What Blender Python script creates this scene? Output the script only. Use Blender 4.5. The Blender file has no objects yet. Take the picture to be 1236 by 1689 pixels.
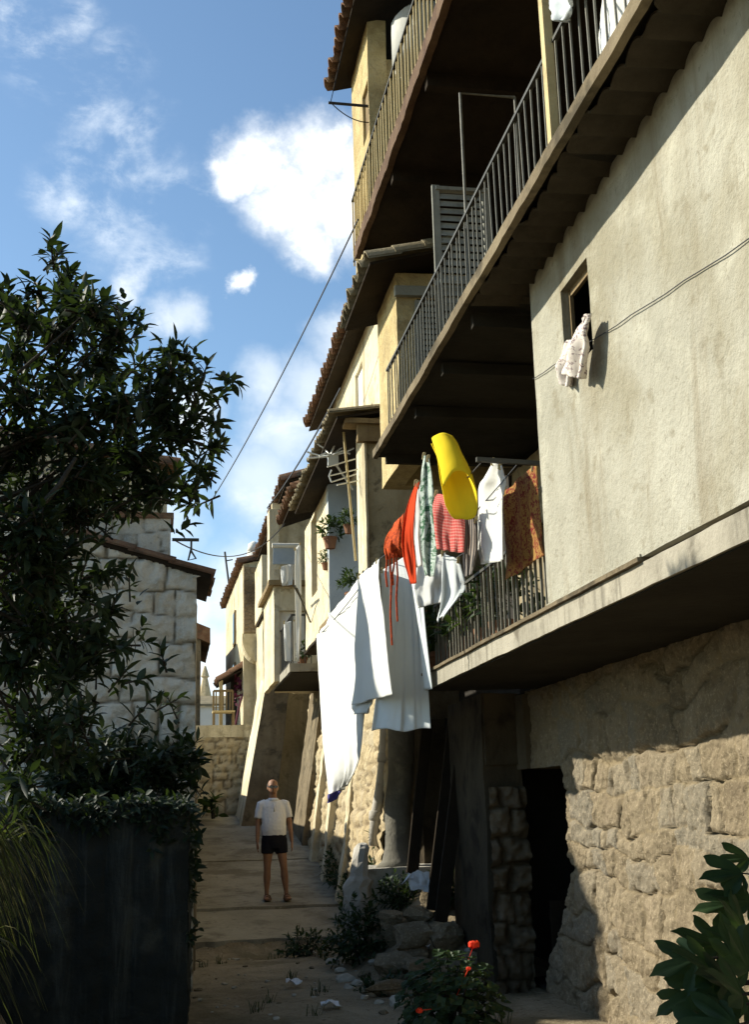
import bpy, bmesh, math, random
from mathutils import Vector, Matrix, noise
V=Vector; R=math.radians; PI=math.pi
scene=bpy.context.scene; COL=scene.collection
rnd=random.Random(7)

# ------------------------------------------------------------------ camera
W,H,F=1236.,1689.,1977.
EYE=V((0,0,1.6)); YAW,PITCH,ROLL=R(10.0509),R(13.817),R(-1.5)
fwd=V((math.sin(YAW)*math.cos(PITCH),math.cos(YAW)*math.cos(PITCH),math.sin(PITCH)))
_r=V((math.cos(YAW),-math.sin(YAW),0)); _u=_r.cross(fwd)
right=math.cos(ROLL)*_r+math.sin(ROLL)*_u; up=-math.sin(ROLL)*_r+math.cos(ROLL)*_u
def ray(px,py): return (px-W/2)/F*right+(H/2-py)/F*up+fwd
def A(px,py,X=None,Y=None,Z=None):
    d=ray(px,py)
    t=X/d.x if X is not None else (Y/d.y if Y is not None else (Z-EYE.z)/d.z)
    return EYE+t*d
cam=bpy.data.cameras.new('camera'); co=bpy.data.objects.new('camera',cam); COL.objects.link(co)
m=Matrix((right,up,-fwd)).transposed().to_4x4(); m.translation=EYE; co.matrix_world=m
cam.sensor_fit='HORIZONTAL'; cam.sensor_width=36; cam.lens=36*F/W; cam.clip_end=3000; cam.clip_start=.05
scene.camera=co

# ------------------------------------------------------------------ helpers
def nz(p,s=1.,o=0.): return noise.noise(V(p)*s+V((o,o*1.7,-o)))
def sm(a,b,x):
    t=min(1,max(0,(x-a)/(b-a))); return t*t*(3-2*t)
def lerp(a,b,t): return a+(b-a)*t
class MB:
    def __init__(s): s.v=[]; s.f=[]; s.at=None
    def add(s,vs,fs):
        o=len(s.v); s.v+= [V(p) for p in vs]; s.f+=[tuple(i+o for i in f) for f in fs]; return s
    def quad(s,a,b,c,d): return s.add([a,b,c,d],[(0,1,2,3)])
    def box(s,x0,x1,y0,y1,z0,z1):
        return s.add([(x0,y0,z0),(x1,y0,z0),(x1,y1,z0),(x0,y1,z0),(x0,y0,z1),(x1,y0,z1),(x1,y1,z1),(x0,y1,z1)],
            [(3,2,1,0),(4,5,6,7),(0,1,5,4),(1,2,6,5),(2,3,7,6),(3,0,4,7)])
    def prism(s,poly,vec):
        n=len(poly); vec=V(vec); P=[V(p) for p in poly]
        nn=V((0,0,0))
        for i in range(n): nn+=P[i].cross(P[(i+1)%n])
        if nn.dot(vec)>0: P.reverse()
        return s.add(P+[p+vec for p in P],[tuple(range(n)),tuple(range(2*n-1,n-1,-1))]+[((i+1)%n,i,i+n,(i+1)%n+n) for i in range(n)])
    def bar(s,a,b,w,h=None,upv=(0,0,1)):
        a,b=V(a),V(b); h=h or w; d=(b-a).normalized(); u=V(upv)
        if abs(d.dot(u))>.95: u=V((1,0,0))
        x=d.cross(u).normalized(); y=x.cross(d)
        c=[x*(i*w/2)+y*(j*h/2) for i,j in ((-1,-1),(1,-1),(1,1),(-1,1))]
        return s.prism([a+k for k in c],b-a)
    def tube(s,pts,rad,n=6,cap=True):
        pts=[V(p) for p in pts]; k=len(pts)
        if not hasattr(rad,'__len__'): rad=[rad]*k
        vs=[];u=None
        for i,p in enumerate(pts):
            d=(pts[min(i+1,k-1)]-pts[max(i-1,0)]).normalized()
            if u is None: u=d.orthogonal().normalized()
            u=(u-d*u.dot(d)).normalized(); w=d.cross(u)
            for j in range(n):
                a=2*PI*j/n; vs.append(p+(u*math.cos(a)+w*math.sin(a))*rad[i])
        fs=[(i*n+j,i*n+(j+1)%n,(i+1)*n+(j+1)%n,(i+1)*n+j) for i in range(k-1) for j in range(n)]
        if cap: fs+= [tuple(range(n-1,-1,-1)),tuple((k-1)*n+j for j in range(n))]
        return s.add(vs,fs)
    def loft(s,secs,n=14):      # secs: (center, rx, ry, [xdir], [ydir]); closed tube of ellipses
        vs=[]
        for q in secs:
            c,rx,ry=V(q[0]),q[1],q[2]; xd=V(q[3]) if len(q)>3 else V((1,0,0)); yd=V(q[4]) if len(q)>4 else V((0,1,0))
            for j in range(n):
                a=2*PI*j/n; vs.append(c+xd*rx*math.cos(a)+yd*ry*math.sin(a))
        k=len(secs)
        fs=[(i*n+j,i*n+(j+1)%n,(i+1)*n+(j+1)%n,(i+1)*n+j) for i in range(k-1) for j in range(n)]
        fs+=[tuple(range(n-1,-1,-1)),tuple((k-1)*n+j for j in range(n))]
        return s.add(vs,fs)
    def grid(s,fn,nu,nv,skip=None):
        o=len(s.v)
        for j in range(nv+1):
            for i in range(nu+1): s.v.append(V(fn(i/nu,j/nv)))
        for j in range(nv):
            for i in range(nu):
                if skip and skip((i+.5)/nu,(j+.5)/nv): continue
                a=o+j*(nu+1)+i; s.f.append((a,a+1,a+nu+2,a+nu+1))
        return s
    def blob(s,c,rx,ry,rz,seed=0,amp=.25,sub=2,fr=1.6,flat=0):
        bm=bmesh.new(); bmesh.ops.create_icosphere(bm,subdivisions=sub,radius=1)
        o=len(s.v); rr=random.Random(seed*7+1); cuts=[]
        if flat:
            for _ in range(13):
                n_=V((rr.gauss(0,1),rr.gauss(0,1),rr.gauss(0,1))).normalized(); cuts.append((n_,rr.uniform(.55,.85)))
        for v in bm.verts:
            p=v.co.copy()
            if flat:   # facet into a broken block
                q=max(abs(p.x),abs(p.y),abs(p.z)); p=p.lerp(p/q*.8,flat)
            for n_,d_ in cuts:
                e_=p.dot(n_)-d_
                if e_>0: p=p-n_*e_
            k=1+(.35 if flat else 1)*amp*nz(p,fr,seed*3.1)+amp*.4*nz(p,fr*3,seed*1.3)
            s.v.append(V(c)+V((p.x*rx*k,p.y*ry*k,p.z*rz*k)))
        s.f+=[tuple(v.index+o for v in f.verts) for f in bm.faces]; bm.free(); return s
    def build(s,name,mat,parent=None,smooth=False,wear=0,cut=.18,thick=0,bevel=0,wfr=2.5):
        me=bpy.data.meshes.new(name)
        vs=[v.copy() for v in s.v]
        bm=bmesh.new()
        for nm in (s.at or {}): bm.verts.layers.float.new(nm)
        bv=[bm.verts.new(v) for v in vs]
        for f in s.f:
            try: bm.faces.new([bv[i] for i in f])
            except ValueError: pass
        if s.at is not None:
            for nm,vals in s.at.items():
                la=bm.verts.layers.float[nm]
                for v,x in zip(bv,vals): v[la]=x
        if wear:
            bmesh.ops.remove_doubles(bm,verts=bm.verts,dist=1e-5)
            for _ in range(7):
                es=[e for e in bm.edges if e.calc_length()>cut]
                if not es or len(bm.faces)>60000: break
                bmesh.ops.subdivide_edges(bm,edges=es,cuts=1,use_grid_fill=True)
            bmesh.ops.triangulate(bm,faces=[f for f in bm.faces if len(f.verts)>4])
            for v in bm.verts:
                n=noise.noise_vector(v.co*wfr)*.7+noise.noise_vector(v.co*wfr*4)*.4
                v.co+=n*wear
        if bevel: bmesh.ops.bevel(bm,geom=list(bm.edges),offset=bevel,segments=1,affect='EDGES',clamp_overlap=True)
        if thick:
            bmesh.ops.recalc_face_normals(bm,faces=bm.faces); bmesh.ops.solidify(bm,geom=bm.faces[:],thickness=thick)
        root=parent
        while root is not None and root.parent is not None: root=root.parent
        if root is None:
            xs=[v.co for v in bm.verts]
            L=V(((min(p.x for p in xs)+max(p.x for p in xs))/2,(min(p.y for p in xs)+max(p.y for p in xs))/2,min(p.z for p in xs)))
        else: L=root.location
        for v in bm.verts: v.co-=L
        bm.to_mesh(me); bm.free()
        if mat: me.materials.append(mat)
        if smooth: me.polygons.foreach_set('use_smooth',[True]*len(me.polygons))
        o=bpy.data.objects.new(name,me); COL.objects.link(o)
        if parent is None: o.location=L
        else: o.parent=parent
        return o
def tag(o,label,cat,group=None):
    o['label']=label; o['category']=cat
    if group: o['group']=group
    return o
def thing(name,label,cat,loc,group=None):
    o=bpy.data.objects.new(name,None); COL.objects.link(o); o.location=V(loc); o.empty_display_size=.2
    return tag(o,label,cat,group)
def struct(o): o['kind']='structure'; return o
def copy_tree(o,loc,label=None):
    c=o.copy(); COL.objects.link(c); c.location=V(loc)
    if label: c['label']=label
    def rec(a,b):
        for ch in list(a.children):
            d=ch.copy(); COL.objects.link(d); d.parent=b; rec(ch,d)
    rec(o,c); return c

# ------------------------------------------------------------------ materials
class NT:
    def __init__(s,tree): s.t=tree; s.n=tree.nodes; s.l=tree.links
    def new(s,t,**k):
        n=s.n.new(t)
        for a,b in k.items(): setattr(n,a,b)
        return n
    def put(s,sock,val):
        if hasattr(val,'is_output') : s.l.new(val,sock)
        else:
            if isinstance(val,(tuple,list)) and len(val)==3 and sock.type=='RGBA': val=(*val,1)
            sock.default_value=val
    def math(s,op,a,b=0.,c=None,clamp=False):
        n=s.new('ShaderNodeMath',operation=op,use_clamp=clamp); s.put(n.inputs[0],a); s.put(n.inputs[1],b)
        if c is not None: s.put(n.inputs[2],c)
        return n.outputs[0]
    def vmath(s,op,a,b=(0,0,0)):
        n=s.new('ShaderNodeVectorMath',operation=op); s.put(n.inputs[0],a); s.put(n.inputs[1],b)
        return n.outputs['Value'] if op in('LENGTH','DISTANCE','DOT_PRODUCT') else n.outputs[0]
    def noise(s,vec,scale,detail=5,rough=.6,dist=0.):
        n=s.new('ShaderNodeTexNoise'); s.put(n.inputs['Vector'],vec); n.inputs['Scale'].default_value=scale
        n.inputs['Detail'].default_value=detail; n.inputs['Roughness'].default_value=rough; n.inputs['Distortion'].default_value=dist
        return n.outputs['Fac']
    def mrange(s,x,a,b,c=0.,d=1.,smooth=True):
        n=s.new('ShaderNodeMapRange'); n.interpolation_type='SMOOTHSTEP' if smooth else 'LINEAR'
        s.put(n.inputs[0],x)
        for i,k in enumerate((a,b,c,d)): s.put(n.inputs[i+1],k)
        return n.outputs[0]
    def mix(s,f,a,b,mode='MIX'):
        n=s.new('ShaderNodeMix',data_type='RGBA',blend_type=mode); s.put(n.inputs[0],f); s.put(n.inputs[6],a); s.put(n.inputs[7],b)
        return n.outputs[2]
    def ramp(s,f,cols,lo=.3,hi=.7):
        n=s.new('ShaderNodeValToRGB'); e=n.color_ramp.elements; k=len(cols)
        while len(e)<k: e.new(.5)
        for i,c in enumerate(cols):
            e[i].position=lo+(hi-lo)*i/max(1,k-1); e[i].color=(*c,1)
        s.put(n.inputs[0],f); return n.outputs[0]
    def attr(s,name): 
        n=s.new('ShaderNodeAttribute',attribute_name=name); return n.outputs['Fac']
    def scalev(s,vec,sc):
        n=s.new('ShaderNodeMapping'); s.put(n.inputs[0],vec); n.inputs['Scale'].default_value=sc; return n.outputs[0]
def newmat(name):
    m=bpy.data.materials.new(name); m.use_nodes=True; t=NT(m.node_tree); t.n.clear()
    out=t.new('ShaderNodeOutputMaterial'); tc=t.new('ShaderNodeTexCoord')
    return m,t,out,tc.outputs['Object']
def mat(name,cols,scale=2.,rough=.9,bump=.3,bscale=25.,spec=.2,stains=(),streak=None,tint=None,mortar=None,trans=0.,brick=None,metal=0.,fine=None,lo=.3,hi=.7):
    m,t,out,P=newmat(name)
    c=t.ramp(t.noise(P,scale,7,.65),cols,lo,hi)
    if tint: c=t.mix(t.mrange(t.attr('tint'),.1,.9,0,.75),c,t.ramp(t.attr('tint'),tint,0,1))
    if fine:
        c=t.mix(t.mrange(t.noise(P,fine[1],4,.7),.5,.68,0,fine[2]),c,fine[0])
    for (sc,col,a,b,amt) in stains:
        c=t.mix(t.mrange(t.noise(P,sc,6,.6,.3),a,b,0,amt),c,col)
    if streak:
        col,sc,amt=streak
        q=t.scalev(P,(sc,sc,sc*.09)); c=t.mix(t.mrange(t.noise(q,1.,5,.65,.4),.48,.72,0,amt),c,col)
    bmp=t.noise(P,bscale,6,.7)
    if brick:   # rubble: voronoi stones with dark joints
        sc,jcol,jw,amt=brick

        n=t.new('ShaderNodeTexNoise'); t.put(n.inputs['Vector'],P); n.inputs['Scale'].default_value=sc*1.2; n.inputs['Detail'].default_value=3
        off=t.vmath('SUBTRACT',n.outputs['Color'],(.5,.5,.5)); sc2=t.new('ShaderNodeVectorMath',operation='SCALE'); t.put(sc2.inputs[0],off); sc2.inputs['Scale'].default_value=.45/sc
        w=t.scalev(t.vmath('ADD',P,sc2.outputs[0]),(1,1,1.5))
        v=t.new('ShaderNodeTexVoronoi',feature='DISTANCE_TO_EDGE'); t.put(v.inputs['Vector'],w); v.inputs['Scale'].default_value=sc
        v2=t.new('ShaderNodeTexVoronoi',feature='F1'); t.put(v2.inputs['Vector'],w); v2.inputs['Scale'].default_value=sc
        g=t.mrange(v.outputs['Distance'],0,jw,0,1)
        rv=t.new('ShaderNodeSeparateColor'); t.l.new(v2.outputs['Color'],rv.inputs[0])
        c=t.mix(t.math('MULTIPLY',rv.outputs[0],.6),c,t.mix(.5,c,(.9,.8,.6),'MULTIPLY'))
        c=t.mix(t.math('MULTIPLY',t.math('SUBTRACT',1.,g),amt),c,jcol)
        bmp=t.math('ADD',t.math('MULTIPLY',bmp,.35),t.math('MULTIPLY',g,1.2))
    if mortar: c=t.mix(t.attr('mortar'),c,mortar)
    b=t.new('ShaderNodeBsdfPrincipled'); t.put(b.inputs['Base Color'],c); b.inputs['Roughness'].default_value=rough
    b.inputs['Specular IOR Level'].default_value=spec; b.inputs['Metallic'].default_value=metal
    if bump:
        bn=t.new('ShaderNodeBump'); bn.inputs['Strength'].default_value=bump; bn.inputs['Distance'].default_value=.03
        t.put(bn.inputs['Height'],bmp); t.l.new(bn.outputs[0],b.inputs['Normal'])
    sh=b.outputs[0]
    if trans:
        tr=t.new('ShaderNodeBsdfTranslucent'); t.put(tr.inputs[0],c)
        mx=t.new('ShaderNodeMixShader'); mx.inputs[0].default_value=trans; t.l.new(sh,mx.inputs[1]); t.l.new(tr.outputs[0],mx.inputs[2]); sh=mx.outputs[0]
    t.l.new(sh,out.inputs[0]); return m
def cloth_mat(name,c1,c2=None,pattern=None,trans=.3,sc=40.,stripe_axis=0,thr=.47):
    m,t,out,P=newmat(name); uvn=t.new('ShaderNodeCombineXYZ'); t.put(uvn.inputs[0],t.attr('cu')); t.put(uvn.inputs[1],t.attr('cv')); uv=uvn.outputs[0]
    c=t.mix(t.noise(P,4,4),tuple(x*.92 for x in c1),c1)
    if pattern=='check':
        q=t.scalev(uv,(sc,sc,1)); s=t.new('ShaderNodeSeparateXYZ'); t.l.new(q,s.inputs[0])
        a=t.math('GREATER_THAN',t.math('FRACT',s.outputs[0]),.6); b=t.math('GREATER_THAN',t.math('FRACT',s.outputs[1]),.6)
        c=t.mix(t.math('MULTIPLY',t.math('ADD',a,b),.33),c,c2)
    elif pattern=='stripe':
        q=t.scalev(uv,(sc,sc,1)); s=t.new('ShaderNodeSeparateXYZ'); t.l.new(q,s.inputs[0])
        c=t.mix(t.math('GREATER_THAN',t.math('FRACT',s.outputs[stripe_axis]),.55),c,c2)
    elif pattern=='blotch':
        c=t.mix(t.mrange(t.noise(t.scalev(P,(1,1,1.3)),sc,5,.75,1.2),thr,thr+.08),c,c2)
    b=t.new('ShaderNodeBsdfPrincipled'); t.put(b.inputs['Base Color'],c); b.inputs['Roughness'].default_value=.9; b.inputs['Specular IOR Level'].default_value=.1
    bn=t.new('ShaderNodeBump'); bn.inputs['Strength'].default_value=.25; bn.inputs['Distance'].default_value=.01; t.put(bn.inputs['Height'],t.noise(P,18,4)); t.l.new(bn.outputs[0],b.inputs['Normal'])
    tr=t.new('ShaderNodeBsdfTranslucent'); t.put(tr.inputs[0],c)
    mx=t.new('ShaderNodeMixShader'); mx.inputs[0].default_value=trans; t.l.new(b.outputs[0],mx.inputs[1]); t.l.new(tr.outputs[0],mx.inputs[2])
    t.l.new(mx.outputs[0],out.inputs[0]); return m
def leaf_mat(name,cols,trans=.25,rough=.45,sc=9,lo=.3,hi=.7):
    m,t,out,P=newmat(name)
    c=t.ramp(t.noise(P,sc,3,.7),cols,lo,hi)
    b=t.new('ShaderNodeBsdfPrincipled'); t.put(b.inputs['Base Color'],c); b.inputs['Roughness'].default_value=rough; b.inputs['Specular IOR Level'].default_value=.22
    tr=t.new('ShaderNodeBsdfTranslucent'); t.put(tr.inputs[0],t.mix(.5,c,(.12,.2,.02)))
    mx=t.new('ShaderNodeMixShader'); mx.inputs[0].default_value=trans; t.l.new(b.outputs[0],mx.inputs[1]); t.l.new(tr.outputs[0],mx.inputs[2])
    t.l.new(mx.outputs[0],out.inputs[0]); return m

M={}
M['cement']=mat('cement render',[(.265,.252,.195),(.33,.315,.25),(.38,.365,.295)],1.1,.92,.8,14,.15,stains=[(.6,(.215,.188,.118),.5,.66,.6),(2.6,(.43,.41,.325),.52,.7,.6),(6,(.20,.175,.115),.58,.70,.55),(30,(.19,.17,.12),.6,.7,.55)],streak=((.185,.15,.09),3.4,.7))
M['slabedge']=mat('concrete band',[(.24,.22,.17),(.36,.33,.26)],2.5,.9,.4,20,.15,stains=[(3,(.10,.085,.06),.52,.68,.75)],streak=((.09,.08,.06),9,.6))
M['tiledark']=mat('sooty tile underside',[(.035,.029,.02),(.065,.053,.037)],5,.95,.5,25,.05)  # clay darkened in colour to paint the shade under the eave
M['soffit']=mat('dark concrete soffit',[(.018,.016,.012),(.034,.030,.022)],2,.95,.5,14,.1,stains=[(1.6,(.03,.028,.022),.5,.7,.8)])  # concrete darkened so the colour itself deepens the shade on undersides
M['stone']=mat('tan rubble stone',[(.125,.098,.062),(.20,.160,.102),(.27,.218,.145)],3.2,.95,1.,18,.1,tint=[(.105,.082,.052),(.265,.215,.14),(.185,.168,.132)],mortar=(.235,.185,.112),stains=[(1.5,(.17,.13,.085),.52,.7,.5),(11,(.13,.10,.065),.56,.68,.6)],fine=((.44,.36,.24),40,.5))
M['sootstone']=mat('sooty shaded rubble',[(.08,.064,.042),(.13,.105,.07)],3.2,.95,.9,18,.05,tint=[(.06,.048,.03),(.17,.14,.095),(.12,.10,.075)],mortar=(.05,.04,.025))  # darker copy of the stone, doorway shade put into its colour
M['soot']=mat('damp sooty plaster',[(.045,.036,.024),(.08,.064,.042)],1.6,.95,.6,14,.05,stains=[(2.4,(.025,.02,.015),.5,.66,.8)],streak=((.03,.025,.016),3,.6))  # plaster darkened in colour to paint the shade of the undercroft
M['granite']=mat('pale granite blocks',[(.36,.335,.27),(.54,.51,.43),(.64,.61,.53)],4.5,.9,1.,18,.15,tint=[(.37,.33,.25),(.66,.63,.55),(.50,.465,.385)],mortar=(.13,.105,.065),stains=[(1.8,(.36,.31,.22),.54,.72,.6),(14,(.30,.28,.24),.58,.7,.55)],fine=((.7,.69,.65),60,.4))
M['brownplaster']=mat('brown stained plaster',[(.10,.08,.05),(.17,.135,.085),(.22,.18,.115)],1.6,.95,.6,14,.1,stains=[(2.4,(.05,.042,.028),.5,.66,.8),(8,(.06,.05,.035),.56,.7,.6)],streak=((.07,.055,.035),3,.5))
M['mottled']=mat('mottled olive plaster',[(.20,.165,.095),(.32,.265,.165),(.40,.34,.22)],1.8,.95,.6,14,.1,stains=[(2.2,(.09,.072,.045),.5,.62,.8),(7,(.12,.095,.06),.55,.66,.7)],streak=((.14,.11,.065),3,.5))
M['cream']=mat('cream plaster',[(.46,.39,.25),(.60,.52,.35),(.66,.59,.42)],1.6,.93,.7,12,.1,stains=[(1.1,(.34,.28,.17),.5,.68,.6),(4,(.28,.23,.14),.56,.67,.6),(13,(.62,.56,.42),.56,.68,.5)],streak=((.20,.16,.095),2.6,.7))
M['ochre']=mat('ochre stone wall',[(.34,.26,.12),(.48,.38,.19),(.54,.44,.24)],3,.95,.9,18,.1,stains=[(2,(.30,.23,.12),.48,.66,.6),(6,(.27,.21,.11),.52,.62,.6),(15,(.55,.46,.27),.55,.65,.4)])
M['white']=mat('limewash',[(.66,.64,.56),(.78,.76,.69)],1.6,.9,.3,20,.1,stains=[(2.2,(.5,.45,.34),.55,.75,.6)],streak=((.5,.46,.38),3,.35))
M['bluewall']=mat('blue grey limewash',[(.30,.34,.37),(.42,.46,.48)],1.4,.9,.3,18,.1,stains=[(2.5,(.55,.54,.48),.52,.7,.6)])
M['rubble']=mat('ochre rubble',[(.28,.22,.13),(.40,.32,.19),(.48,.40,.26)],3.5,.95,.9,16,.1,tint=[(.26,.19,.10),(.46,.37,.22),(.38,.32,.22)],mortar=(.15,.115,.07),stains=[(1.3,(.45,.39,.26),.5,.68,.75),(9,(.20,.15,.09),.56,.66,.6)])
M['brickface']=mat('old brown brickwork',[(.22,.16,.10),(.34,.26,.16)],3,.95,.6,18,.1,brick=(7,(.16,.115,.07),.1,.4),stains=[(1.1,(.10,.07,.045),.48,.6,.7)])
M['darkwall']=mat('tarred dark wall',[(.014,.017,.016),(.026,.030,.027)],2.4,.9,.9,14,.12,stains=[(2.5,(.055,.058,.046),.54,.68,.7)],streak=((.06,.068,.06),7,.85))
M['dirt']=mat('trodden dirt',[(.18,.14,.085),(.28,.225,.145),(.37,.30,.20)],1.8,1,1.,14,.05,stains=[(.9,(.10,.085,.045),.46,.66,.7),(7,(.34,.28,.19),.58,.7,.6),(18,(.09,.07,.04),.58,.68,.6)],fine=((.42,.37,.29),60,.5))
M['pebble']=mat('pale pebble',[(.34,.31,.25),(.48,.45,.38)],9,.9,.4,30,.1)
M['lane']=mat('worn concrete lane',[(.205,.185,.135),(.285,.26,.195),(.34,.31,.24)],1.1,.95,.5,16,.08,stains=[(1.6,(.14,.12,.085),.46,.64,.75),(9,(.14,.12,.085),.56,.68,.65),(26,(.36,.33,.26),.58,.68,.5)])
M['tile']=mat('old clay roof tile',[(.11,.06,.035),(.18,.10,.06),(.22,.15,.09)],6,.95,.6,25,.1,stains=[(4,(.07,.065,.045),.5,.68,.8)])
M['tilepale']=mat('lichened clay tile',[(.20,.17,.11),(.29,.24,.15)],6,.95,.6,25,.1,stains=[(4,(.1,.09,.06),.5,.68,.7)])
M['wood']=mat('weathered timber',[(.16,.11,.055),(.27,.20,.10)],3,.85,.5,30,.2,streak=((.09,.06,.03),14,.6))
M['paintwood']=mat('yellowed painted timber',[(.40,.31,.15),(.52,.42,.22)],4,.8,.3,25,.2,stains=[(5,(.25,.18,.09),.55,.7,.6)])
M['greywood']=mat('grey weathered shutters',[(.20,.20,.17),(.30,.30,.255)],5,.85,.4,30,.2,streak=((.12,.11,.08),14,.5))
M['planks']=mat('dark plank soffit',[(.016,.012,.008),(.030,.022,.014)],3,.95,.4,20,.1,streak=((.03,.022,.014),8,.5))  # timber darkened so the colour adds shade under roofs and balconies
M['iron']=mat('dark painted iron',[(.03,.03,.025),(.06,.058,.045)],8,.6,.2,40,.35)
M['ironlight']=mat('sun faded iron bars',[(.09,.088,.07),(.17,.16,.12)],8,.6,.2,40,.35)
M['rustlip']=mat('rusty reddish lip',[(.06,.03,.016),(.13,.08,.042)],6,.85,.5,25,.2)
M['pipe']=mat('grey cement pipe',[(.33,.31,.27),(.46,.44,.39)],4,.85,.4,22,.15,stains=[(5,(.2,.18,.14),.54,.7,.7)])
M['column']=mat('weathered dark column',[(.10,.095,.08),(.17,.16,.13)],4,.9,.6,20,.15,stains=[(3,(.3,.27,.2),.55,.7,.6)])
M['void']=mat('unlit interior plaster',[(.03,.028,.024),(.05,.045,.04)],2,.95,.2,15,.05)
M['tank']=mat('grey fibre tank',[(.36,.36,.33),(.46,.46,.42)],3,.8,.2,20,.2)
M['bark']=mat('tree bark',[(.025,.022,.018),(.06,.052,.04)],9,.95,.9,28,.1)
M['leaf']=leaf_mat('glossy dark leaf',[(.006,.012,.008),(.012,.022,.011),(.026,.040,.016)],.14,.55)
M['leaf2']=leaf_mat('bush leaf',[(.010,.022,.010),(.022,.042,.014),(.04,.062,.022)],.2,.55)
M['fig']=leaf_mat('fig leaf',[(.012,.028,.013),(.02,.042,.016),(.035,.06,.022)],.2,.5)
M['grass']=leaf_mat('dry grass blade',[(.010,.014,.006),(.04,.042,.014),(.26,.22,.07)],.3,.7,5.,.36,.72)
M['petal']=mat('scarlet petal',[(.75,.04,.015),(.85,.09,.03)],9,.7,0,20,.2,trans=.3)
M['magenta']=mat('magenta blossom',[(.06,.012,.025),(.12,.02,.05)],9,.7,0,20,.2,trans=.2)
M['terracotta']=mat('terracotta pot',[(.16,.075,.04),(.24,.12,.065)],5,.85,.2,20,.15)
M['paper']=mat('paper scrap',[(.62,.63,.66),(.75,.75,.76)],9,.8,.1,20,.1)
M['alu']=mat('weathered aluminium',[(.5,.5,.46),(.65,.65,.6)],6,.45,0,20,.5,metal=.3)
M['wire']=mat('black cable',[(.02,.02,.02),(.03,.03,.03)],5,.6,0,20,.3)
M['wcloth']=cloth_mat('white sheet',(.80,.80,.76),trans=.33)
M['bcloth']=cloth_mat('cool white sheet',(.70,.74,.74),trans=.28)  # cooler copy of the white, blue-grey of the shaded sheets put into colour
M['ycloth']=cloth_mat('yellow towel',(.85,.66,.03),trans=.3)
M['rcloth']=cloth_mat('scarlet cloth',(.72,.075,.02),trans=.35)
M['ocloth']=cloth_mat('rust orange knit',(.62,.10,.025),(.30,.05,.02),'blotch',.2,25.)
M['check']=cloth_mat('red gingham',(.60,.07,.06),(.75,.5,.42),'check',.3,22.)
M['gcloth']=cloth_mat('white and green print',(.55,.62,.55),(.07,.17,.09),'blotch',.3,9.)
M['rug']=cloth_mat('brown patterned rug',(.30,.17,.05),(.15,.018,.018),'blotch',.1,24.)
M['stripe']=cloth_mat('dark striped cloth',(.05,.05,.055),(.30,.26,.22),'stripe',.1,7.)
M['print']=cloth_mat('cream printed shirt',(.76,.69,.61),(.20,.14,.15),'blotch',.2,21.,thr=.525)
M['purple']=cloth_mat('purple cloth',(.10,.09,.28),trans=.2)
M['skin']=mat('tanned skin',[(.20,.10,.055),(.26,.135,.075)],9,.6,.1,60,.3)
M['shirt']=cloth_mat('white polo',(.74,.74,.74),trans=.15)
M['shorts']=cloth_mat('black shorts',(.012,.012,.016),trans=.0)
M['sandal']=mat('brown leather',[(.10,.05,.025),(.14,.075,.04)],8,.6,.1,40,.3)
M['hair']=mat('dark hair',[(.03,.025,.02),(.06,.05,.04)],20,.7,.3,60,.2)
M['glass']=mat('dark glass',[(.01,.01,.012),(.015,.015,.018)],3,.1,0,10,.5)
# ------------------------------------------------------------------ ground and lane
def ramp(y):
    if y<15.4: return 0.
    if y<18: return lerp(.07,.36,(y-15.4)/2.6)
    if y<26: return .36+.135*(y-18)
    return 1.44+min(.1,(y-26)*.004)
def ground(x,y):
    z=ramp(y)-(.10 if y>15.5 else 0)
    n=.05*nz((x,y,0),.7)+.03*nz((x,y,2),2.2)+.018*nz((x,y,5),6)
    if y>15.5 and .3<x<2.9: n=min(n,0)*.3-.03
    z+=n
    z-=.15*math.exp(-((y-14.9)/.45)**2)*sm(2.6,2.2,x)*(1+.5*nz((x,0,3),2))
    # rubble heap at the foot of the right-hand wall
    d=math.hypot((x-3.0)/1.05,(y-13.4)/2.2); z+=.72*(1-sm(0.1,1.1,d))
    if y>15 and x>2.5: z+=.25*sm(2.5,3.0,x)
    # garden bank on the left
    z+=1.75*sm(-.95,-2.0,x+.1*nz((x,y,9),.8))*sm(2.5,4.5,y)*(1-sm(10.2,11.6,y))
    return z
E0=MB()
xs=[-400,-120,-40,-14,-7]+[-4+.14*i for i in range(65)]+[5.5,7.5,11,30,120,400]
ys=[-60,-20,-6,-1,1.5]+[3+.14*i for i in range(105)]+[18+.4*i for i in range(45)]+[38,45,60,120,300,900]
for y in ys:
    for x in xs: E0.v.append(V((x,y,ground(x,y) if -8<x<8 and -1<=y<40 else ramp(y)-.1)))
nx=len(xs)
for j in range(len(ys)-1):
    for i in range(nx-1):
        a=j*nx+i; E0.f.append((a,a+1,a+nx+1,a+nx))
struct(E0.build('ground',M['dirt'],smooth=True))
L=MB()
def lane_slab(y0,y1,dz=0.):
    n=max(4,int((y1-y0)/.12)); rows=[]
    for j in range(n+1):
        y=lerp(y0,y1,j/n)
        for i in range(25):
            x=lerp(.05,2.86,i/24); yy=y
            if j==0: yy=y+.05*nz((x,y,3),1.7)+(.12*nz((x,y,7),4) if y0<15.6 else .01*nz((x,y,1),9))
            L_z=ramp(y)+dz+.012*nz((x,yy,4),1.5)+.006*nz((x,yy,8),7)
            rows.append(V((x,yy,L_z)))
    o=len(L.v); L.v+=rows
    for j in range(n):
        for i in range(24):
            a=o+j*25+i; L.f.append((a,a+1,a+26,a+25))
    k=len(L.v); L.v+=[V((r.x,r.y+.015,r.z-.25)) for r in rows[:25]]
    for i in range(24): L.f.append((k+i,k+i+1,o+i+1,o+i))
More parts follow.
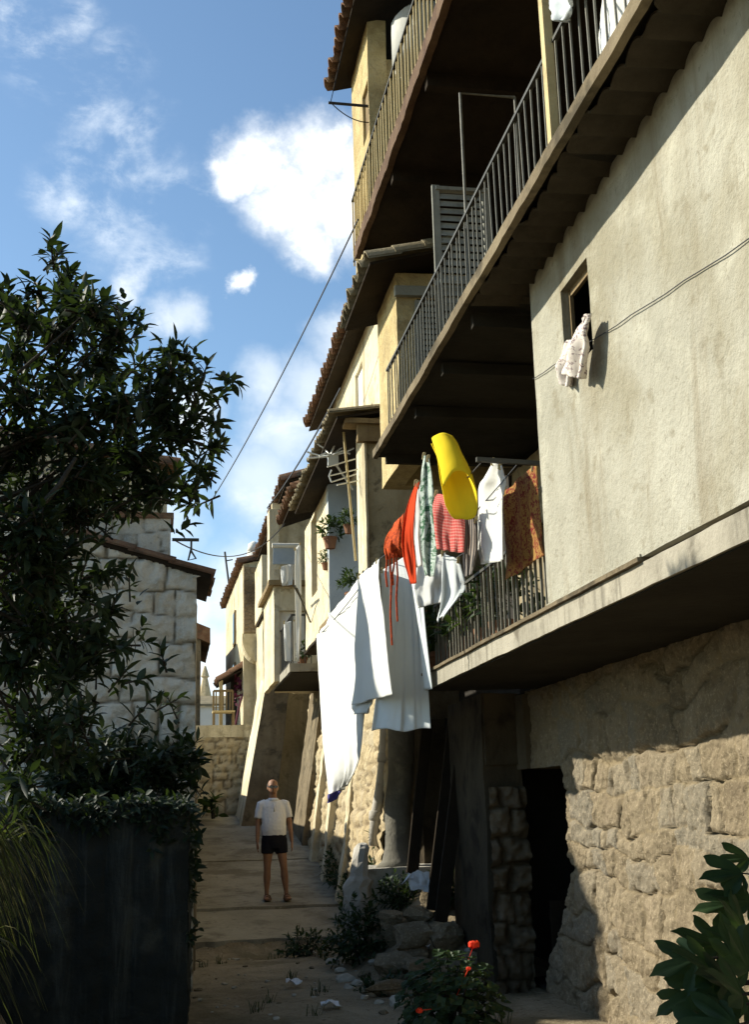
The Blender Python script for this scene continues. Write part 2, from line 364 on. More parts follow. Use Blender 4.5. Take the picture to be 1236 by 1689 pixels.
for a,b,d in ((15.45,17.28,-.0),(17.31,20.85,.035),(20.88,26.2,.05),(26.22,60,.05)): lane_slab(a,b,d)
struct(L.build('lane',M['lane']))

# ------------------------------------------------------------------ masonry grid with carved blocks
def masonry(name,mtl,parent,P0,U,Vv,w,h,res,ch,bw,relief,groove,seed=0,skip=None,warp=.06,rough=.25,shape=None,gapnoise=0.,fill=.85,crack=0.):
    """P0 corner, U/Vv unit vectors along the wall and up; outward normal is U x Vv"""
    P0,U,Vv=V(P0),V(U),V(Vv); N=U.cross(Vv)
    r=random.Random(seed); rows=[]; z=0
    while z<h+1:
        hh=r.uniform(*ch); cuts=[-1.]; x=-1.
        while x<w+2: x+=r.uniform(*bw)*(1 if r.random()<.8 else .5); cuts.append(x)
        rows.append((z,z+hh,cuts,[r.random() for _ in cuts],[r.random() for _ in cuts])); z+=hh
    nu,nv=int(w/res),int(h/res); mb=MB(); tint=[];mort=[]
    def f(a,b):
        u,v=a*w,b*h
        p=(u,v,seed*7.3)
        uu=u+warp*nz(p,1.6)+warp*.5*nz(p,5,3); vv=v+warp*nz(p,1.3,9)+warp*.5*nz(p,4.5,13)
        row=rows[0]
        for q in rows:
            if q[0]<=vv<q[1]: row=q;break
        cu=row[2]; k=0
        while k<len(cu)-2 and cu[k+1]<=uu: k+=1
        d=min(uu-cu[k],cu[k+1]-uu,vv-row[0],row[1]-vv); d=max(0,d)
        gw=groove*(1+gapnoise*nz(p,2.2,21)*1.6); gw=max(.004,gw)
        g=sm(0,gw,d); rv=row[3][k]
        fillm=sm(-.15,.35,nz(p,1.1,31)+.5*nz(p,4,33)) if gapnoise else 0.
        mg=lerp(g,1.,fill*fillm)
        ck=0.
        if crack:
            ck=sm(.05,.3,nz(p,1.9,51)+.35*nz(p,6,53))*(1-sm(.004,.02+.012*nz(p,5,57),d))*(1. if vv-row[0]<.5*(row[1]-row[0]) or nz(p,3,59)>.15 else .3)
        hgt=relief*(mg*.8+mg*.55*(row[4][k]-.5)*(1-.6*fillm)+mg*.2*sm(0,.1,d)+(u*0+.9*(row[3][k]-.5)*((vv-row[0])/max(.05,row[1]-row[0])-.5))*mg+rough*nz(p,7,5)+rough*.8*nz(p,17,8)+rough*.9*nz(p,3.1,2)+rough*.5*nz(p,34,4))-crack*ck
        tint.append(rv); mort.append((1-sm(0,gw*.8,d))*(1-ck))
        if shape: u,v=shape(u,v)
        return P0+U*u+Vv*v+N*hgt
    mb.grid(f,nu,nv,(lambda a,b: skip(a*w,b*h)) if skip else None)
    mb.at={'tint':tint,'mortar':mort}
    return mb.build(name,mtl,parent,smooth=True)
def tiles_eave(mb,p0,along,slope,length,depth,pitch=.19,r=.055,rows=2,th=.018,seed=0):
    """barrel tiles: along = unit vector of the eave, slope = unit vector up the roof from the eave edge"""
    p0,along,slope=V(p0),V(along),V(slope); n=along.cross(slope)
    if n.z<0: n=-n
    k=max(2,int(length/pitch)*8); r_=random.Random(seed)
    jit=[r_.uniform(-.025,.025) for _ in range(int(length/pitch)+2)]
    lift=[r_.uniform(-.012,.012) for _ in range(int(length/pitch)+2)]
    for row in range(rows):
        a0=depth*row/rows-.03; a1=depth*(row+1)/rows+.03
        for side in (0,1):
            pass
        o=len(mb.v)
        for s_,off in ((a0,0),(a1,0),(a0,th),(a1,th)):
            for i in range(k+1):
                t=i/8.; ph=(t%1.)*2*PI; c=min(len(jit)-1,int(t))
                prof=r*(abs(math.sin(ph/2))**.8*2-1)
                s2=s_+(jit[c] if s_==a0 and row==0 else 0)
                mb.v.append(p0+along*(t*pitch)+slope*s2+n*(prof+off+.02*(1 if s_==a0 else 0)+lift[c]))
        m=k+1
        for i in range(k):
            mb.f+= [(o+i,o+i+1,o+m+i+1,o+m+i),(o+2*m+i+1,o+2*m+i,o+3*m+i,o+3*m+i+1),(o+i+1,o+i,o+2*m+i,o+2*m+i+1),(o+m+i,o+m+i+1,o+3*m+i+1,o+3*m+i)]
    return mb
def wallbox(mb,x0,x1,y0,y1,z0,z1): return mb.box(x0,x1,y0,y1,z0,z1)
def rail(parent,name,x,y0,y1,z0,z1,gap=.115,w=.013,mtl='iron',barmat=None,hand=.03,low=.05):
    h=MB(); h.bar((x,y0,z1),(x,y1,z1),hand,hand*.7); h.bar((x,y0,z0+low),(x,y1,z0+low),.02,.012)
    ho=h.build('handrail',M[mtl],parent)
    b=MB(); n=int((y1-y0)/gap); r_=random.Random(int(y0*10+z0))
    for i in range(n+1):
        y=y0+(y1-y0)*i/n; b.bar((x+r_.uniform(-.006,.006),y,z0),(x+r_.uniform(-.006,.006),y+r_.uniform(-.008,.008),z1),w)
    b.build('balusters',M[barmat or mtl],ho); return ho
def louvre(mb,c0,ux,w,h,nl,th=.03,nrm=(0,-1,0)):
    """frame + slats; c0 lower corner, ux unit vector across"""
    c0,ux,nrm=V(c0),V(ux),V(nrm); uz=V((0,0,1)); fw=.06
    for a,b in (((0,0),(0,h)),((w,0),(w,h)),((0,fw*.5),(w,fw*.5)),((0,h-fw*.5),(w,h-fw*.5)),((0,h*.45),(w,h*.45))):
        mb.bar(c0+ux*a[0]+uz*a[1],c0+ux*b[0]+uz*b[1],fw if a[0]==b[0] else th,th if a[0]==b[0] else fw,upv=nrm)
    for i in range(nl):
        z=fw+(h-2*fw)*(i+.5)/nl; d=(h-2*fw)/nl
        p=c0+ux*(fw*.4)+uz*z; q=c0+ux*(w-fw*.4)+uz*z
        mb.add([p+nrm*.012+uz*-d*.45,q+nrm*.012+uz*-d*.45,q-nrm*.014+uz*d*.45,p-nrm*.014+uz*d*.45],[(0,1,2,3)])
        mb.add([p+nrm*.018+uz*-d*.45,q+nrm*.018+uz*-d*.45,q-nrm*.008+uz*d*.45,p-nrm*.008+uz*d*.45],[(3,2,1,0)])

# ------------------------------------------------------------------ HOUSE A : the near house on the right
HA=thing('balcony_house','tall near house with a pale cement upper wall over a rubble stone ground floor','house',(4.5,7,0))
# rubble ground floor; seen from the lane the wall runs towards -Y going right
def edge(v): return 1.0+.02+ .72*(1-sm(0,1.25,v)) *1.0 + .05*nz((v,0,0),3)+.03*nz((v,3,0),9) if v<1.9 else 1.0
# u=0 at Y=10.75 (far side), running to Y=1.5 ; the doorway takes u< edge(v)
def yjamb(v): return 9.78+.85*(1-sm(0,1.15,v))**1.3+.05*nz((v,1,0),2.5)+.035*nz((v,3,0),8)
def skipA(u,v): return v<2.2 and (10.75-u)>yjamb(v-.3) and v-.3<1.90
masonry('ground_floor_wall',M['stone'],HA,(3.3,10.75,-.3),(0,-1,0),(0,0,1),6.2,2.9,.0145,(.15,.36),(.18,.55),.026,.022,3,skipA,.15,.75,gapnoise=.9,fill=.8,crack=.055)
# solid body of the ground floor wall behind the carved face
b=MB(); b.box(3.305,3.9,1.5,4.5,-.3,2.6).box(3.36,3.9,4.5,9.72,-.3,2.6).box(3.36,3.9,9.72,10.9,1.9,2.6)
b.build('wall_core',M['stone'],HA)
b=MB()   # dark room behind the doorway
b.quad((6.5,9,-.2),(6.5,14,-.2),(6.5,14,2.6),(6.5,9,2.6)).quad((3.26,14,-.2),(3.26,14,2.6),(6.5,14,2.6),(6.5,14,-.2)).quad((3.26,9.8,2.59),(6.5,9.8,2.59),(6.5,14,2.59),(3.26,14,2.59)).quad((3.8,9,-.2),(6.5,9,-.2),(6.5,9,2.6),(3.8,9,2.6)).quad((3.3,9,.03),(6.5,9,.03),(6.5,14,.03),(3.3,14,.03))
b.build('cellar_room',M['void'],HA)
# far side of the doorway: thick plastered wall standing nearer the lane, its end face of bare stones
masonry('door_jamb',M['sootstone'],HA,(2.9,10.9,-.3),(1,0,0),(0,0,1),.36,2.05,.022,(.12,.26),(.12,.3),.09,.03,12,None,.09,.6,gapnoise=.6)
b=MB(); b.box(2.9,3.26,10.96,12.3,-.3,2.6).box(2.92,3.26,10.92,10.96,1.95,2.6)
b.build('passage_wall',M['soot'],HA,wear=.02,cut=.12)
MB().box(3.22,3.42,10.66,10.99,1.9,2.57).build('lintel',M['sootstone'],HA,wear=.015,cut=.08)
b=MB()
for i in range(4): b.box(3.40+i*.125,3.52+i*.125,10.74,10.78,-.02,.76+.02*rnd.uniform(-1,1))
b.box(3.40,3.9,10.785,10.81,.12,.2).box(3.40,3.9,10.785,10.81,.58,.66)
b.build('door',M['planks'],HA)
# dark back wall of the undercroft beyond
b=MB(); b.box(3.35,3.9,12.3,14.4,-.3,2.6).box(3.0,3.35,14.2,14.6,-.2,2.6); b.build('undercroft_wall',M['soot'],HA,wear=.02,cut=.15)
# floor slab carried out over the lane
sl=MB(); sl.prism([(2.25,1.5,2.585),(2.25,10.4,2.585),(3.45,10.4,2.60),(3.45,1.5,2.60)],(0,0,.125))
so=sl.build('floor_slab',M['slabedge'],HA,wear=.008,cut=.16)
b=MB(); b.prism([(2.27,1.5,2.575),(3.45,1.5,2.592),(3.45,10.37,2.592),(2.27,10.37,2.575)],(0,0,.006)); b.build('slab_soffit',M['soffit'],so)  # thin dark sheet, underside shade added by its colour
b=MB(); b.box(2.225,2.30,5.35,10.4,2.712,2.735); b.build('slab_lip',M['brownplaster'],so,wear=.006,cut=.1)
# pale cement upper wall with one window
wy0,wy1=6.18,5.33; # far / near jamb
p=A(925,487,X=2.25); q=A(968,418,X=2.25); wz1=(p.z+q.z)/2; wyF=p.y; wyN=q.y; wz0=A(940,618,X=2.25).z
b=MB(); t0,t1=2.25,2.30; Z0,Z1=2.735,4.86; Ya,Yb=1.5,6.812
for (y0,y1,z0,z1) in ((Ya,wyN,Z0,Z1),(wyF,Yb,Z0,Z1),(wyN,wyF,Z0,wz0),(wyN,wyF,wz1,Z1)): b.box(t0,t1,y0,y1,z0,z1)
b.box(2.30,3.6,Yb-.2,Yb,Z0,Z1)
b.build('upper_wall',M['cement'],HA,wear=.006,cut=.12,wfr=1.6)
b=MB(); b.box(2.238,2.25,5.35,Yb,2.735,2.75); b.build('wall_foot',M['cement'],HA)
b=MB(); b.quad((3.6,2,2.8),(3.6,6.6,2.8),(3.6,6.6,4.8),(3.6,2,4.8)); b.quad((2.34,wyF+.3,2.8),(3.6,wyF+.3,2.8),(3.6,wyF+.3,4.8),(2.34,wyF+.3,4.8)); b.quad((2.34,2,2.8),(3.6,2,2.8),(3.6,2,4.8),(2.34,2,4.8)); b.quad((2.34,2,4.8),(3.6,2,4.8),(3.6,6.6,4.8),(2.34,6.6,4.8)); b.quad((2.34,2,2.76),(3.6,2,2.76),(3.6,6.6,2.76),(2.34,6.6,2.76))
b.build('room',M['void'],HA)
wf=MB(); 
for (y0,y1,z0,z1) in ((wyF-.028,wyF,wz0,wz1),(wyN,wyN+.045,wz0,wz1),(wyN+.045,wyF-.045,wz1-.045,wz1),(wyN+.045,wyF-.045,wz0,wz0+.045)): wf.box(2.296,2.318,y0,y1,z0,z1)
wo=wf.build('window',M['wood'],HA)
# recessed balcony wall (first floor)
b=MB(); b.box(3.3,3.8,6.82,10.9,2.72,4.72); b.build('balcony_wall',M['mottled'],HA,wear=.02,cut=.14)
b=MB(); b.tube([(3.2,7.15,2.75),(3.2,7.15,4.3),(3.24,7.3,4.5),(3.24,7.9,4.66)],.05,8); b.build('waste_pipe',M['soffit'],HA)
# first balcony rail
rail(HA,'rail',2.36,6.83,10.35,2.735,3.32,.105,.016,'iron','ironlight')
# second balcony: slab, crossbeams, tile eave under its lip
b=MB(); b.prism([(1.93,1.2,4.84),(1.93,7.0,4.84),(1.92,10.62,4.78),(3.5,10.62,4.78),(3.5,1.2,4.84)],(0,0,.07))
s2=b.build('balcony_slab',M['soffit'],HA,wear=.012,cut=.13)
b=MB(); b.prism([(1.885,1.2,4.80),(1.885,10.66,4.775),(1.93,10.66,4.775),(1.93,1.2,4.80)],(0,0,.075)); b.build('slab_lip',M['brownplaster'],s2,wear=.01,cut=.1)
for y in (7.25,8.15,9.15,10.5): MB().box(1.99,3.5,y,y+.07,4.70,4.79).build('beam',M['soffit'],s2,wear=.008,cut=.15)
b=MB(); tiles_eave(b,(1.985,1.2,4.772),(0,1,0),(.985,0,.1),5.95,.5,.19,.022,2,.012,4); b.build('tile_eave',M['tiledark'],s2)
b=MB(); b.box(2.02,2.55,1.2,7.0,4.825,4.845); b.build('eave_board',M['soffit'],s2)
rail(s2,'rail',2.03,1.6,10.55,4.905,5.62,.115,.010,'iron','ironlight')
bz=A(915,240,X=2.0); tz=A(893,0,X=2.0)
b=MB(); b.bar((2.0,bz.y,4.88),(2.0,bz.y+.02,7.35),.06,.05); b.build('post',M['paintwood'],s2)
p=A(768,155,X=2.12); q=A(862,160,X=2.12)
b=MB(); b.tube([(2.08,p.y,4.9),(2.08,p.y,p.z),(2.5,p.y,p.z)],.011,6); b.tube([(2.5,p.y,4.9),(2.5,p.y,p.z)],.011,6); b.build('drying_frame',M['ironlight'],s2)
b=MB(); louvre(b,(2.10,8.62,4.95),(1,0,0),.42,1.55,22); b.build('shutter',M['greywood'],s2)
# rear wall of the second balcony with screened doors
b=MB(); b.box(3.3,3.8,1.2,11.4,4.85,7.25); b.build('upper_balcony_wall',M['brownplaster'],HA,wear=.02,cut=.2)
for y in (3.6,5.4,7.3):
    b=MB(); louvre(b,(3.27,y+.95,4.95),(0,-1,0),.95,1.9,26,.03,(-1,0,0)); b.build('louvred_door',M['wood'],HA)
# third balcony
b=MB(); b.prism([(1.95,3.2,7.26),(1.95,11.45,7.26),(3.5,11.45,7.26),(3.5,3.2,7.26)],(0,0,.10))
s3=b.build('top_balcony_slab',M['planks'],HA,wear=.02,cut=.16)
b=MB(); b.prism([(1.90,3.2,7.23),(1.90,11.5,7.23),(1.96,11.5,7.23),(1.96,3.2,7.23)],(0,0,.15)); b.build('slab_lip',M['rustlip'],s3,wear=.018,cut=.09)
for y in (5.2,6.6,8.2,9.7,11.3): MB().box(1.97,3.4,y,y+.1,7.14,7.265).build('joist',M['planks'],s3,wear=.012,cut=.15)
rail(s3,'rail',1.97,4,12.0,7.38,8.16,.13,.016,'iron','paintwood')
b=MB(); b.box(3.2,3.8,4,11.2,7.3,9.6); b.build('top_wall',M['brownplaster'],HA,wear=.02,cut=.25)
# attic room at the far end of the top balcony
b=MB(); q=A(605,195,X=2.0); wy=q.y
b.box(2.0,2.2,11.0,wy-.16,7.3,9.75).box(2.0,2.2,wy+.22,12.05,7.3,9.75).box(2.0,2.2,wy-.16,wy+.22,7.3,8.45).box(2.0,2.2,wy-.16,wy+.22,9.05,9.75).box(2.2,3.4,11.9,12.05,7.3,9.75).box(2.2,3.4,11.0,11.12,7.3,9.3)
b.build('attic_wall',M['ochre'],HA,wear=.01,cut=.16)
b=MB(); b.box(2.03,2.06,wy-.16,wy+.22,8.45,9.05); b.build('attic_shutter',M['wood'],HA)
b=MB(); tiles_eave(b,(1.76,3.5,9.72),(0,1,0),(.96,0,.28),8.75,1.6,.19,.05,4,.02,9); b.build('attic_roof',M['tile'],HA)
b=MB(); b.prism([(1.80,3.5,9.66),(1.80,12.2,9.66),(3.4,12.2,10.12),(3.4,3.5,10.12)],(0,0,.03)); b.build('roof_boards',M['planks'],HA)
b=MB(); b.loft([((2.55,10.6,8.95),.02,.02),((2.55,10.6,8.96),.30,.30),((2.55,10.6,9.0),.36,.36),((2.55,10.6,9.45),.36,.36),((2.55,10.6,9.53),.30,.30),((2.55,10.6,9.56),.05,.05)],20)
tag(b.build('water_tank',M['tank'],None,smooth=True),'rounded grey water tank at the end of the topmost balcony','tank')
b=MB(); p=A(542,170,Y=11.05); q=A(634,178,Y=11.05); b.tube([p,q],.016,6); b.build('drying_rod',M['wire'],HA)
b=MB(); p=A(880,625,X=2.238); q=A(1236,395,X=2.238); d=q-p
b.tube([p+d*i/14+V((0,0,-.004*math.sin(i*2.1))) for i in range(20)],.0028,5)
tag(b.build('wall_cable',M['wire']),'thin dark cable slanting across the pale cement wall under the window','cable')
# louvred end room of the second balcony
b=MB(); b.box(2.17,2.38,10.72,11.75,4.78,6.72).box(2.96,3.3,10.72,10.86,4.78,6.72).box(2.38,2.96,10.72,10.86,6.45,6.72).box(2.38,3.3,11.6,11.75,4.78,6.72)
b.build('end_room_wall',M['ochre'],HA,wear=.012,cut=.14)
for x in (2.385,2.675):
    b=MB(); louvre(b,(x,10.70,4.9),(1,0,0),.28,1.52,24); b.build('louvred_shutter',M['greywood'],HA)
b=MB(); b.box(2.38,2.97,10.76,10.80,4.85,6.46); b.build('shutter_backing',M['void'],HA)
b=MB(); b.bar((2.15,10.68,6.50),(3.0,10.68,6.52),.06,.1); b.build('lintel',M['greywood'],HA)
p=A(735,438,Y=10.3); q=A(580,545,X=1.75)
b=MB(); tiles_eave(b,(1.84,10.35,6.70),(0,1,0),(.93,0,.25),1.75,.95,.17,.05,3,.02,15); b.build('end_room_roof',M['tilepale'],HA)
b=MB(); b.prism([(1.86,10.4,6.63),(1.86,12.05,6.63),(3.2,12.05,6.97),(3.2,10.4,6.97)],(0,0,.03)); b.build('roof_boards',M['planks'],HA)

# ------------------------------------------------------------------ HOUSE B : loggia house (mottled end wall, corrugated lean-to, cream tower behind)
HB=thing('loggia_house','cream house with a mottled end wall, plant-filled loggia and long sheet roof','house',(3.5,16,0))
b=MB(); b.box(2.26,5,13.2,13.75,3.95,6.15); o=b.build('end_wall',M['mottled'],HB,wear=.012,cut=.14)
b=MB(); b.box(2.235,2.26,13.17,13.78,3.95,5.95); b.build('corner_pilaster',M['cream'],HB,wear=.006,cut=.14)
b=MB(); b.box(2.0,5,13.05,13.3,5.92,5.98).box(2.15,5,13.1,13.2,5.72,5.92); b.build('cornice',M['wood'],HB,wear=.008,cut=.15)
b=MB(); b.box(2.2,5,16.1,16.3,4.0,6.2); b.build('loggia_end_wall',M['bluewall'],HB,wear=.01,cut=.2)
b=MB(); b.box(2.95,3.2,13.75,16.1,4.0,6.2); b.build('loggia_back_wall',M['bluewall'],HB,wear=.01,cut=.2)
b=MB(); b.box(2.05,3.2,13.0,16.1,3.90,3.99); b.build('loggia_floor',M['wood'],HB,wear=.012,cut=.12)
# roof sheet along the eave
def roofline(x0,z0,y0,y1,dep,rise,name,mtl,pitch=.16,r=.04,rows=3,seed=0,parent=None):
    b=MB(); L=math.hypot(dep,rise)
    tiles_eave(b,(x0,y0,z0),(0,1,0),(dep/L,0,rise/L),y1-y0,L,pitch,r,rows,.02,seed); o=b.build(name,M[mtl],parent)
    b=MB(); b.prism([(x0+.05,y0+.03,z0-.075),(x0+.05,y1-.03,z0-.075),(x0+dep,y1-.03,z0-.075+rise),(x0+dep,y0+.03,z0-.075+rise)],(0,0,.03)); b.build('roof_boards',M['planks'],o)
    return o
roofline(1.85,6.03,13.0,17.7,1.3,.22,'sheet_roof','tilepale',.12,.022,2,21,HB)
# C3 wall with window
y0=A(540,900,X=2.2).y; y1=A(499,950,X=2.2).y; wza=A(518,900,X=2.2)
b=MB(); ya,yb=16.15,19.0; wa,wb=wza.y-.35,wza.y+.35
for q in ((ya,wa,4.05,6.0),(wb,yb,4.05,6.0),(wa,wb,4.05,wza.z-.75),(wa,wb,wza.z+.45,6.0)): b.box(2.2,2.45,*q)
b.box(2.45,5,18.8,19.0,4.05,6.0); b.build('front_wall',M['cream'],HB,wear=.012,cut=.2)
b=MB(); b.box(2.36,2.40,wa,wb,wza.z-.75,wza.z+.45); wo=b.build('window',M['glass'],HB)
b=MB()
for y in (wa+.03,wza.y,wb-.03): b.box(2.31,2.36,y-.025,y+.025,wza.z-.75,wza.z+.45)
b.build('frame',M['paintwood'],wo)
b=MB(); b.bar((2.1,wza.y+.5,wza.z-.8),(1.85,wza.y-.4,wza.z-.7),.03); b.bar((2.19,wza.y+.5,wza.z-1.1),(1.9,wza.y-.3,wza.z-.72),.02); b.build('plant_bracket',M['iron'],HB)
b=MB(); b.prism([(2.17,13.2,4.03),(2.17,19.05,4.03),(4.2,19.05,4.03),(4.2,13.2,4.03)],(0,0,-.04)); b.build('jetty_floor',M['planks'],HB,wear=.015,cut=.2)
roofline(1.9,6.45,17.9,20.4,1.2,.4,'tile_roof','tile',.19,.05,3,22,HB)
# tall cream tower behind
b=MB(); tw=A(592,630,X=2.5)
for q in ((12.6,tw.y-.3,6.0,7.72),(tw.y+.3,20,6.0,7.72),(tw.y-.3,tw.y+.3,7.35,7.72)): b.box(2.5,2.8,*q)
b.box(2.8,6,12.6,12.8,5.9,7.9).box(2.8,6,19.8,20,5.9,7.72); b.build('tower_wall',M['cream'],HB,wear=.01,cut=.22)
b=MB(); b.box(2.54,2.57,tw.y-.3,tw.y+.3,6.1,7.35); b.build('white_shutter',M['white'],HB)
roofline(2.2,7.68,12.45,18.7,2.2,.55,'tower_roof','tile',.19,.055,5,23,HB)
# battered stone base of this row
BB=thing('battered_base_wall','sloping ochre rubble base wall under the row of houses, streaked with buttresses','wall',(2.9,19,.2))
def batter(name,y0,y1,xb,xt,z0,z1,mtl,parent,res=.12,amp=.03,zt=None):
    mb=MB(); n=max(2,int((y1-y0)/res)); k=max(2,int((z1-z0)/res))
    def f(a,b):
        y=lerp(y0,y1,a); zz=z0+ramp(y)-ramp(y0); z=lerp(zz,z1,b); x=lerp(xb,xt,b)
        q=(x,y,z); return V((x+amp*nz(q,1.5)+amp*.6*nz(q,5)+amp*.4*nz(q,11),y,z))
    mb.grid(f,n,k); 
    # ends and back so that it is a solid slab
    for a,fl in ((0,0),(1,1)):
        pts=[f(a,j/k) for j in range(k+1)]; bk=[V((xt+.8,p.y,p.z)) for p in pts]
        for j in range(k):
            q=[pts[j],pts[j+1],bk[j+1],bk[j]]
            mb.quad(*(q if fl else q[::-1]))
    mb.f=[f[::-1] if i<n*k else f for i,f in enumerate(mb.f)]
    return mb.build(name,M[mtl],parent)
sv=V((.43,0,3.9)).normalized()
masonry('rubble_face',M['rubble'],BB,(2.50,24.2,.0),(0,-1,0),sv,9.6,4.3,.045,(.12,.24),(.14,.36),.05,.03,77,None,.12,.6,gapnoise=.8,fill=.45)
b=MB(); b.prism([(2.62,14.6,0),(2.62,24.2,0),(3.7,24.2,0),(3.7,14.6,0)],(0,0,.2)); b.prism([(2.6,14.62,.0),(3.0,14.62,4.0),(3.7,14.62,4.0),(3.7,14.62,.0)],(0,9.5,0)); b.build('wall_core',M['brownplaster'],BB)
for (yy,w_,o1,o2) in ((18.9,.28,.16,.1),(20.6,.26,.18,.1),(17.3,.22,.12,.05)):
    batter('buttress_strip',yy,yy+w_,2.52-o1,2.95-o2,.2,3.9,'cream',BB,.09,.03)
batter('cement_facing',22.1,23.9,2.36,2.88,.3,4.0,'brownplaster',BB,.14,.02)
# rear plug so no sky shows through behind the row
b=MB(); b.box(3.6,9,12.0,25,-.2,6); b.build('core_wall',M['void'],HB)
b=MB(); b.box(3.82,9,1.2,12,2.62,9.7); b.build('core_wall',M['void'],HA)
# ------------------------------------------------------------------ HOUSE C : house with the slab balcony and white laundry terrace
HC=thing('terrace_house','grey plastered house with a slab balcony, flat terrace and pale door','house',(3.2,21.5,3.5))
z967=A(470,967,Y=21.2).z; xl=A(452,1000,Y=21.2).x; xr=2.35
b=MB(); dz0=A(470,1080,Y=21.2).z; dz1=A(470,1007,Y=21.2).z
bz=A(478,1094,Y=19.4).z-.1; b.box(xl,4.5,21.2,23.5,dz1,z967).box(xl,A(461,1050,Y=21.2).x,21.2,23.5,bz,dz1).box(2.46,4.5,21.2,23.5,bz,dz1).box(xl+.2,4.5,21.5,23.4,bz,dz1)
b.build('front_wall',M['cream'],HC,wear=.01,cut=.2)
b=MB(); b.box(A(461,1050,Y=21.2).x,2.46,21.3,21.36,3.9,dz1); b.build('door',M['white'],HC)
b=MB(); b.box(xl-.1,4.5,21.05,23.6,z967,z967+.09); b.build('terrace_slab',M['wood'],HC,wear=.012,cut=.15)
b=MB(); b.box(xl+.1,4.5,22.6,22.8,z967+.09,z967+1.9).box(xl+.02,xl+.2,22.3,22.8,z967+.09,z967+1.7); b.build('terrace_wall',M['cream'],HC,wear=.01,cut=.2)
roofline(2.05,z967+1.95,20.9,28.2,1.6,.5,'tile_roof','tile',.2,.06,3,31,HC)
p=A(478,1094,Y=19.4); q=A(450,1138,X=p.x)
b=MB(); b.box(p.x,3.2,19.4,q.y,p.z-.13,p.z); bs=b.build('balcony_slab',M['slabedge'],HC,wear=.012,cut=.13)
b=MB(); b.box(p.x+.02,3.2,19.43,q.y-.03,p.z-.15,p.z-.131); b.build('slab_soffit',M['soffit'],bs)  # dark sheet under the slab, shade painted by colour
rail(bs,'rail',p.x+.04,19.45,q.y-.05,p.z,p.z+.8,.13,.015,'iron')
b=MB(); b.bar((p.x+.04,19.45,p.z+.8),(2.7,19.45,p.z+.8),.03); 
for i in range(6): b.bar((p.x+.06+i*.1,19.45,p.z),(p.x+.06+i*.1,19.45,p.z+.8),.014)
b.build('rail_return',M['iron'],bs)
BALC=p.copy()
a=A(450,930,Y=20.4); c=A(487,900,Y=20.4)
b=MB(); b.quad((a.x,20.4,a.z),(c.x+.1,20.4,a.z),(c.x+.1,20.5,c.z),(a.x+.02,20.5,c.z)); ao=b.build('awning',M['bluewall'],HC,thick=.015)
b=MB(); b.tube([(a.x,20.5,c.z+.02),(c.x+.1,20.5,c.z+.02)],.045,8); b.build('roller',M['white'],ao)
# ------------------------------------------------------------------ HOUSE D : narrow tower with jetty and curved bracket
HD=thing('jetty_house','narrow cream house with a boxed jetty, brown brick panel and curved bracket','house',(3,27,1.5))
a=A(432,915,Y=25); c=A(453,1008,Y=25)
b=MB(); b.box(a.x,4.5,25,27,c.z,a.z); b.build('jetty',M['cream'],HD,wear=.012,cut=.2)
b=MB(); b.box(a.x+.02,4,25.03,26.9,c.z-.06,c.z); b.build('jetty_soffit',M['planks'],HD)
x2=A(434,1060,Y=25.6).x
b=MB(); b.box(x2,4.5,25.6,27.5,1.3,c.z); b.build('lower_wall',M['cream'],HD,wear=.015,cut=.22)
a2=A(403,935,Y=28); c2=A(426,1043,Y=28)
b=MB(); b.box(a2.x,3.5,28,30,c2.z,a2.z); b.build('brick_panel_wall',M['brickface'],HD,wear=.012,cut=.2)
a3=A(400,1045,Y=27.4); c3=A(432,1092,Y=27.4)
b=MB(); pts=[V((a3.x,27.4,a3.z)),V((2.6,27.4,a3.z)),V((2.6,27.4,c3.z))]
for i in range(9):
    t=i/8*PI/2; pts.append(V((lerp(c3.x,a3.x,math.sin(t)),27.4,lerp(c3.z,a3.z-.12,1-math.cos(t)))))
b.prism(pts,(0,1.0,0)); b.build('curved_bracket',M['cream'],HD,wear=.008,cut=.15)
# ------------------------------------------------------------------ HOUSE E : far white house with tiled verge
HE=thing('far_white_house','sunlit white house at the end of the lane, roof verge of dark tiles','house',(2,31,1.5))
a=A(403,930,Y=28.1); c=A(373,1000,Y=33)
b=MB(); b.prism([(a.x-.02,28.1,1.3),(c.x,33,1.3),(5,33,1.3),(5,28.1,1.3)],(0,0,c.z-1.3-.1)); 
top=MB(); top.add([(a.x-.02,28.1,c.z-.1),(c.x,33,c.z-.1),(5,33,c.z-.1),(5,28.1,c.z-.1),(a.x-.02,28.1,a.z),(c.x,33,c.z),(5,33,c.z+.6),(5,28.1,a.z+.6)],[(0,1,5,4)[::-1],(3,0,4,7)[::-1],(1,2,6,5)[::-1],(4,5,6,7)])
b.add(top.v,top.f); b.build('front_wall',M['cream'],HE,wear=.012,cut=.25)
for (px,py) in ((386,1035),(388,1120)):
    q=A(px,py,Y=30.2); xx=lerp(a.x-.02,c.x,(30.2-28.1)/4.9)
    w_=MB(); w_.box(xx-.035,xx+.02,29.9,30.5,q.z-.45,q.z+.4); wo=w_.build('window',M['wood'],HE)
    w_=MB(); w_.box(xx-.05,xx-.037,29.95,30.45,q.z-.40,q.z+.35); w_.build('pane',M['glass'],wo)
d=(V((c.x,33.3,c.z+.02))-V((a.x,28.0,a.z+.05))); b=MB(); tiles_eave(b,(a.x-.12,28.0,a.z+.05),d.normalized(),V((1,.1,.25)).normalized(),d.length,.9,.22,.07,2,.02,41); b.build('tile_verge',M['tile'],HE)
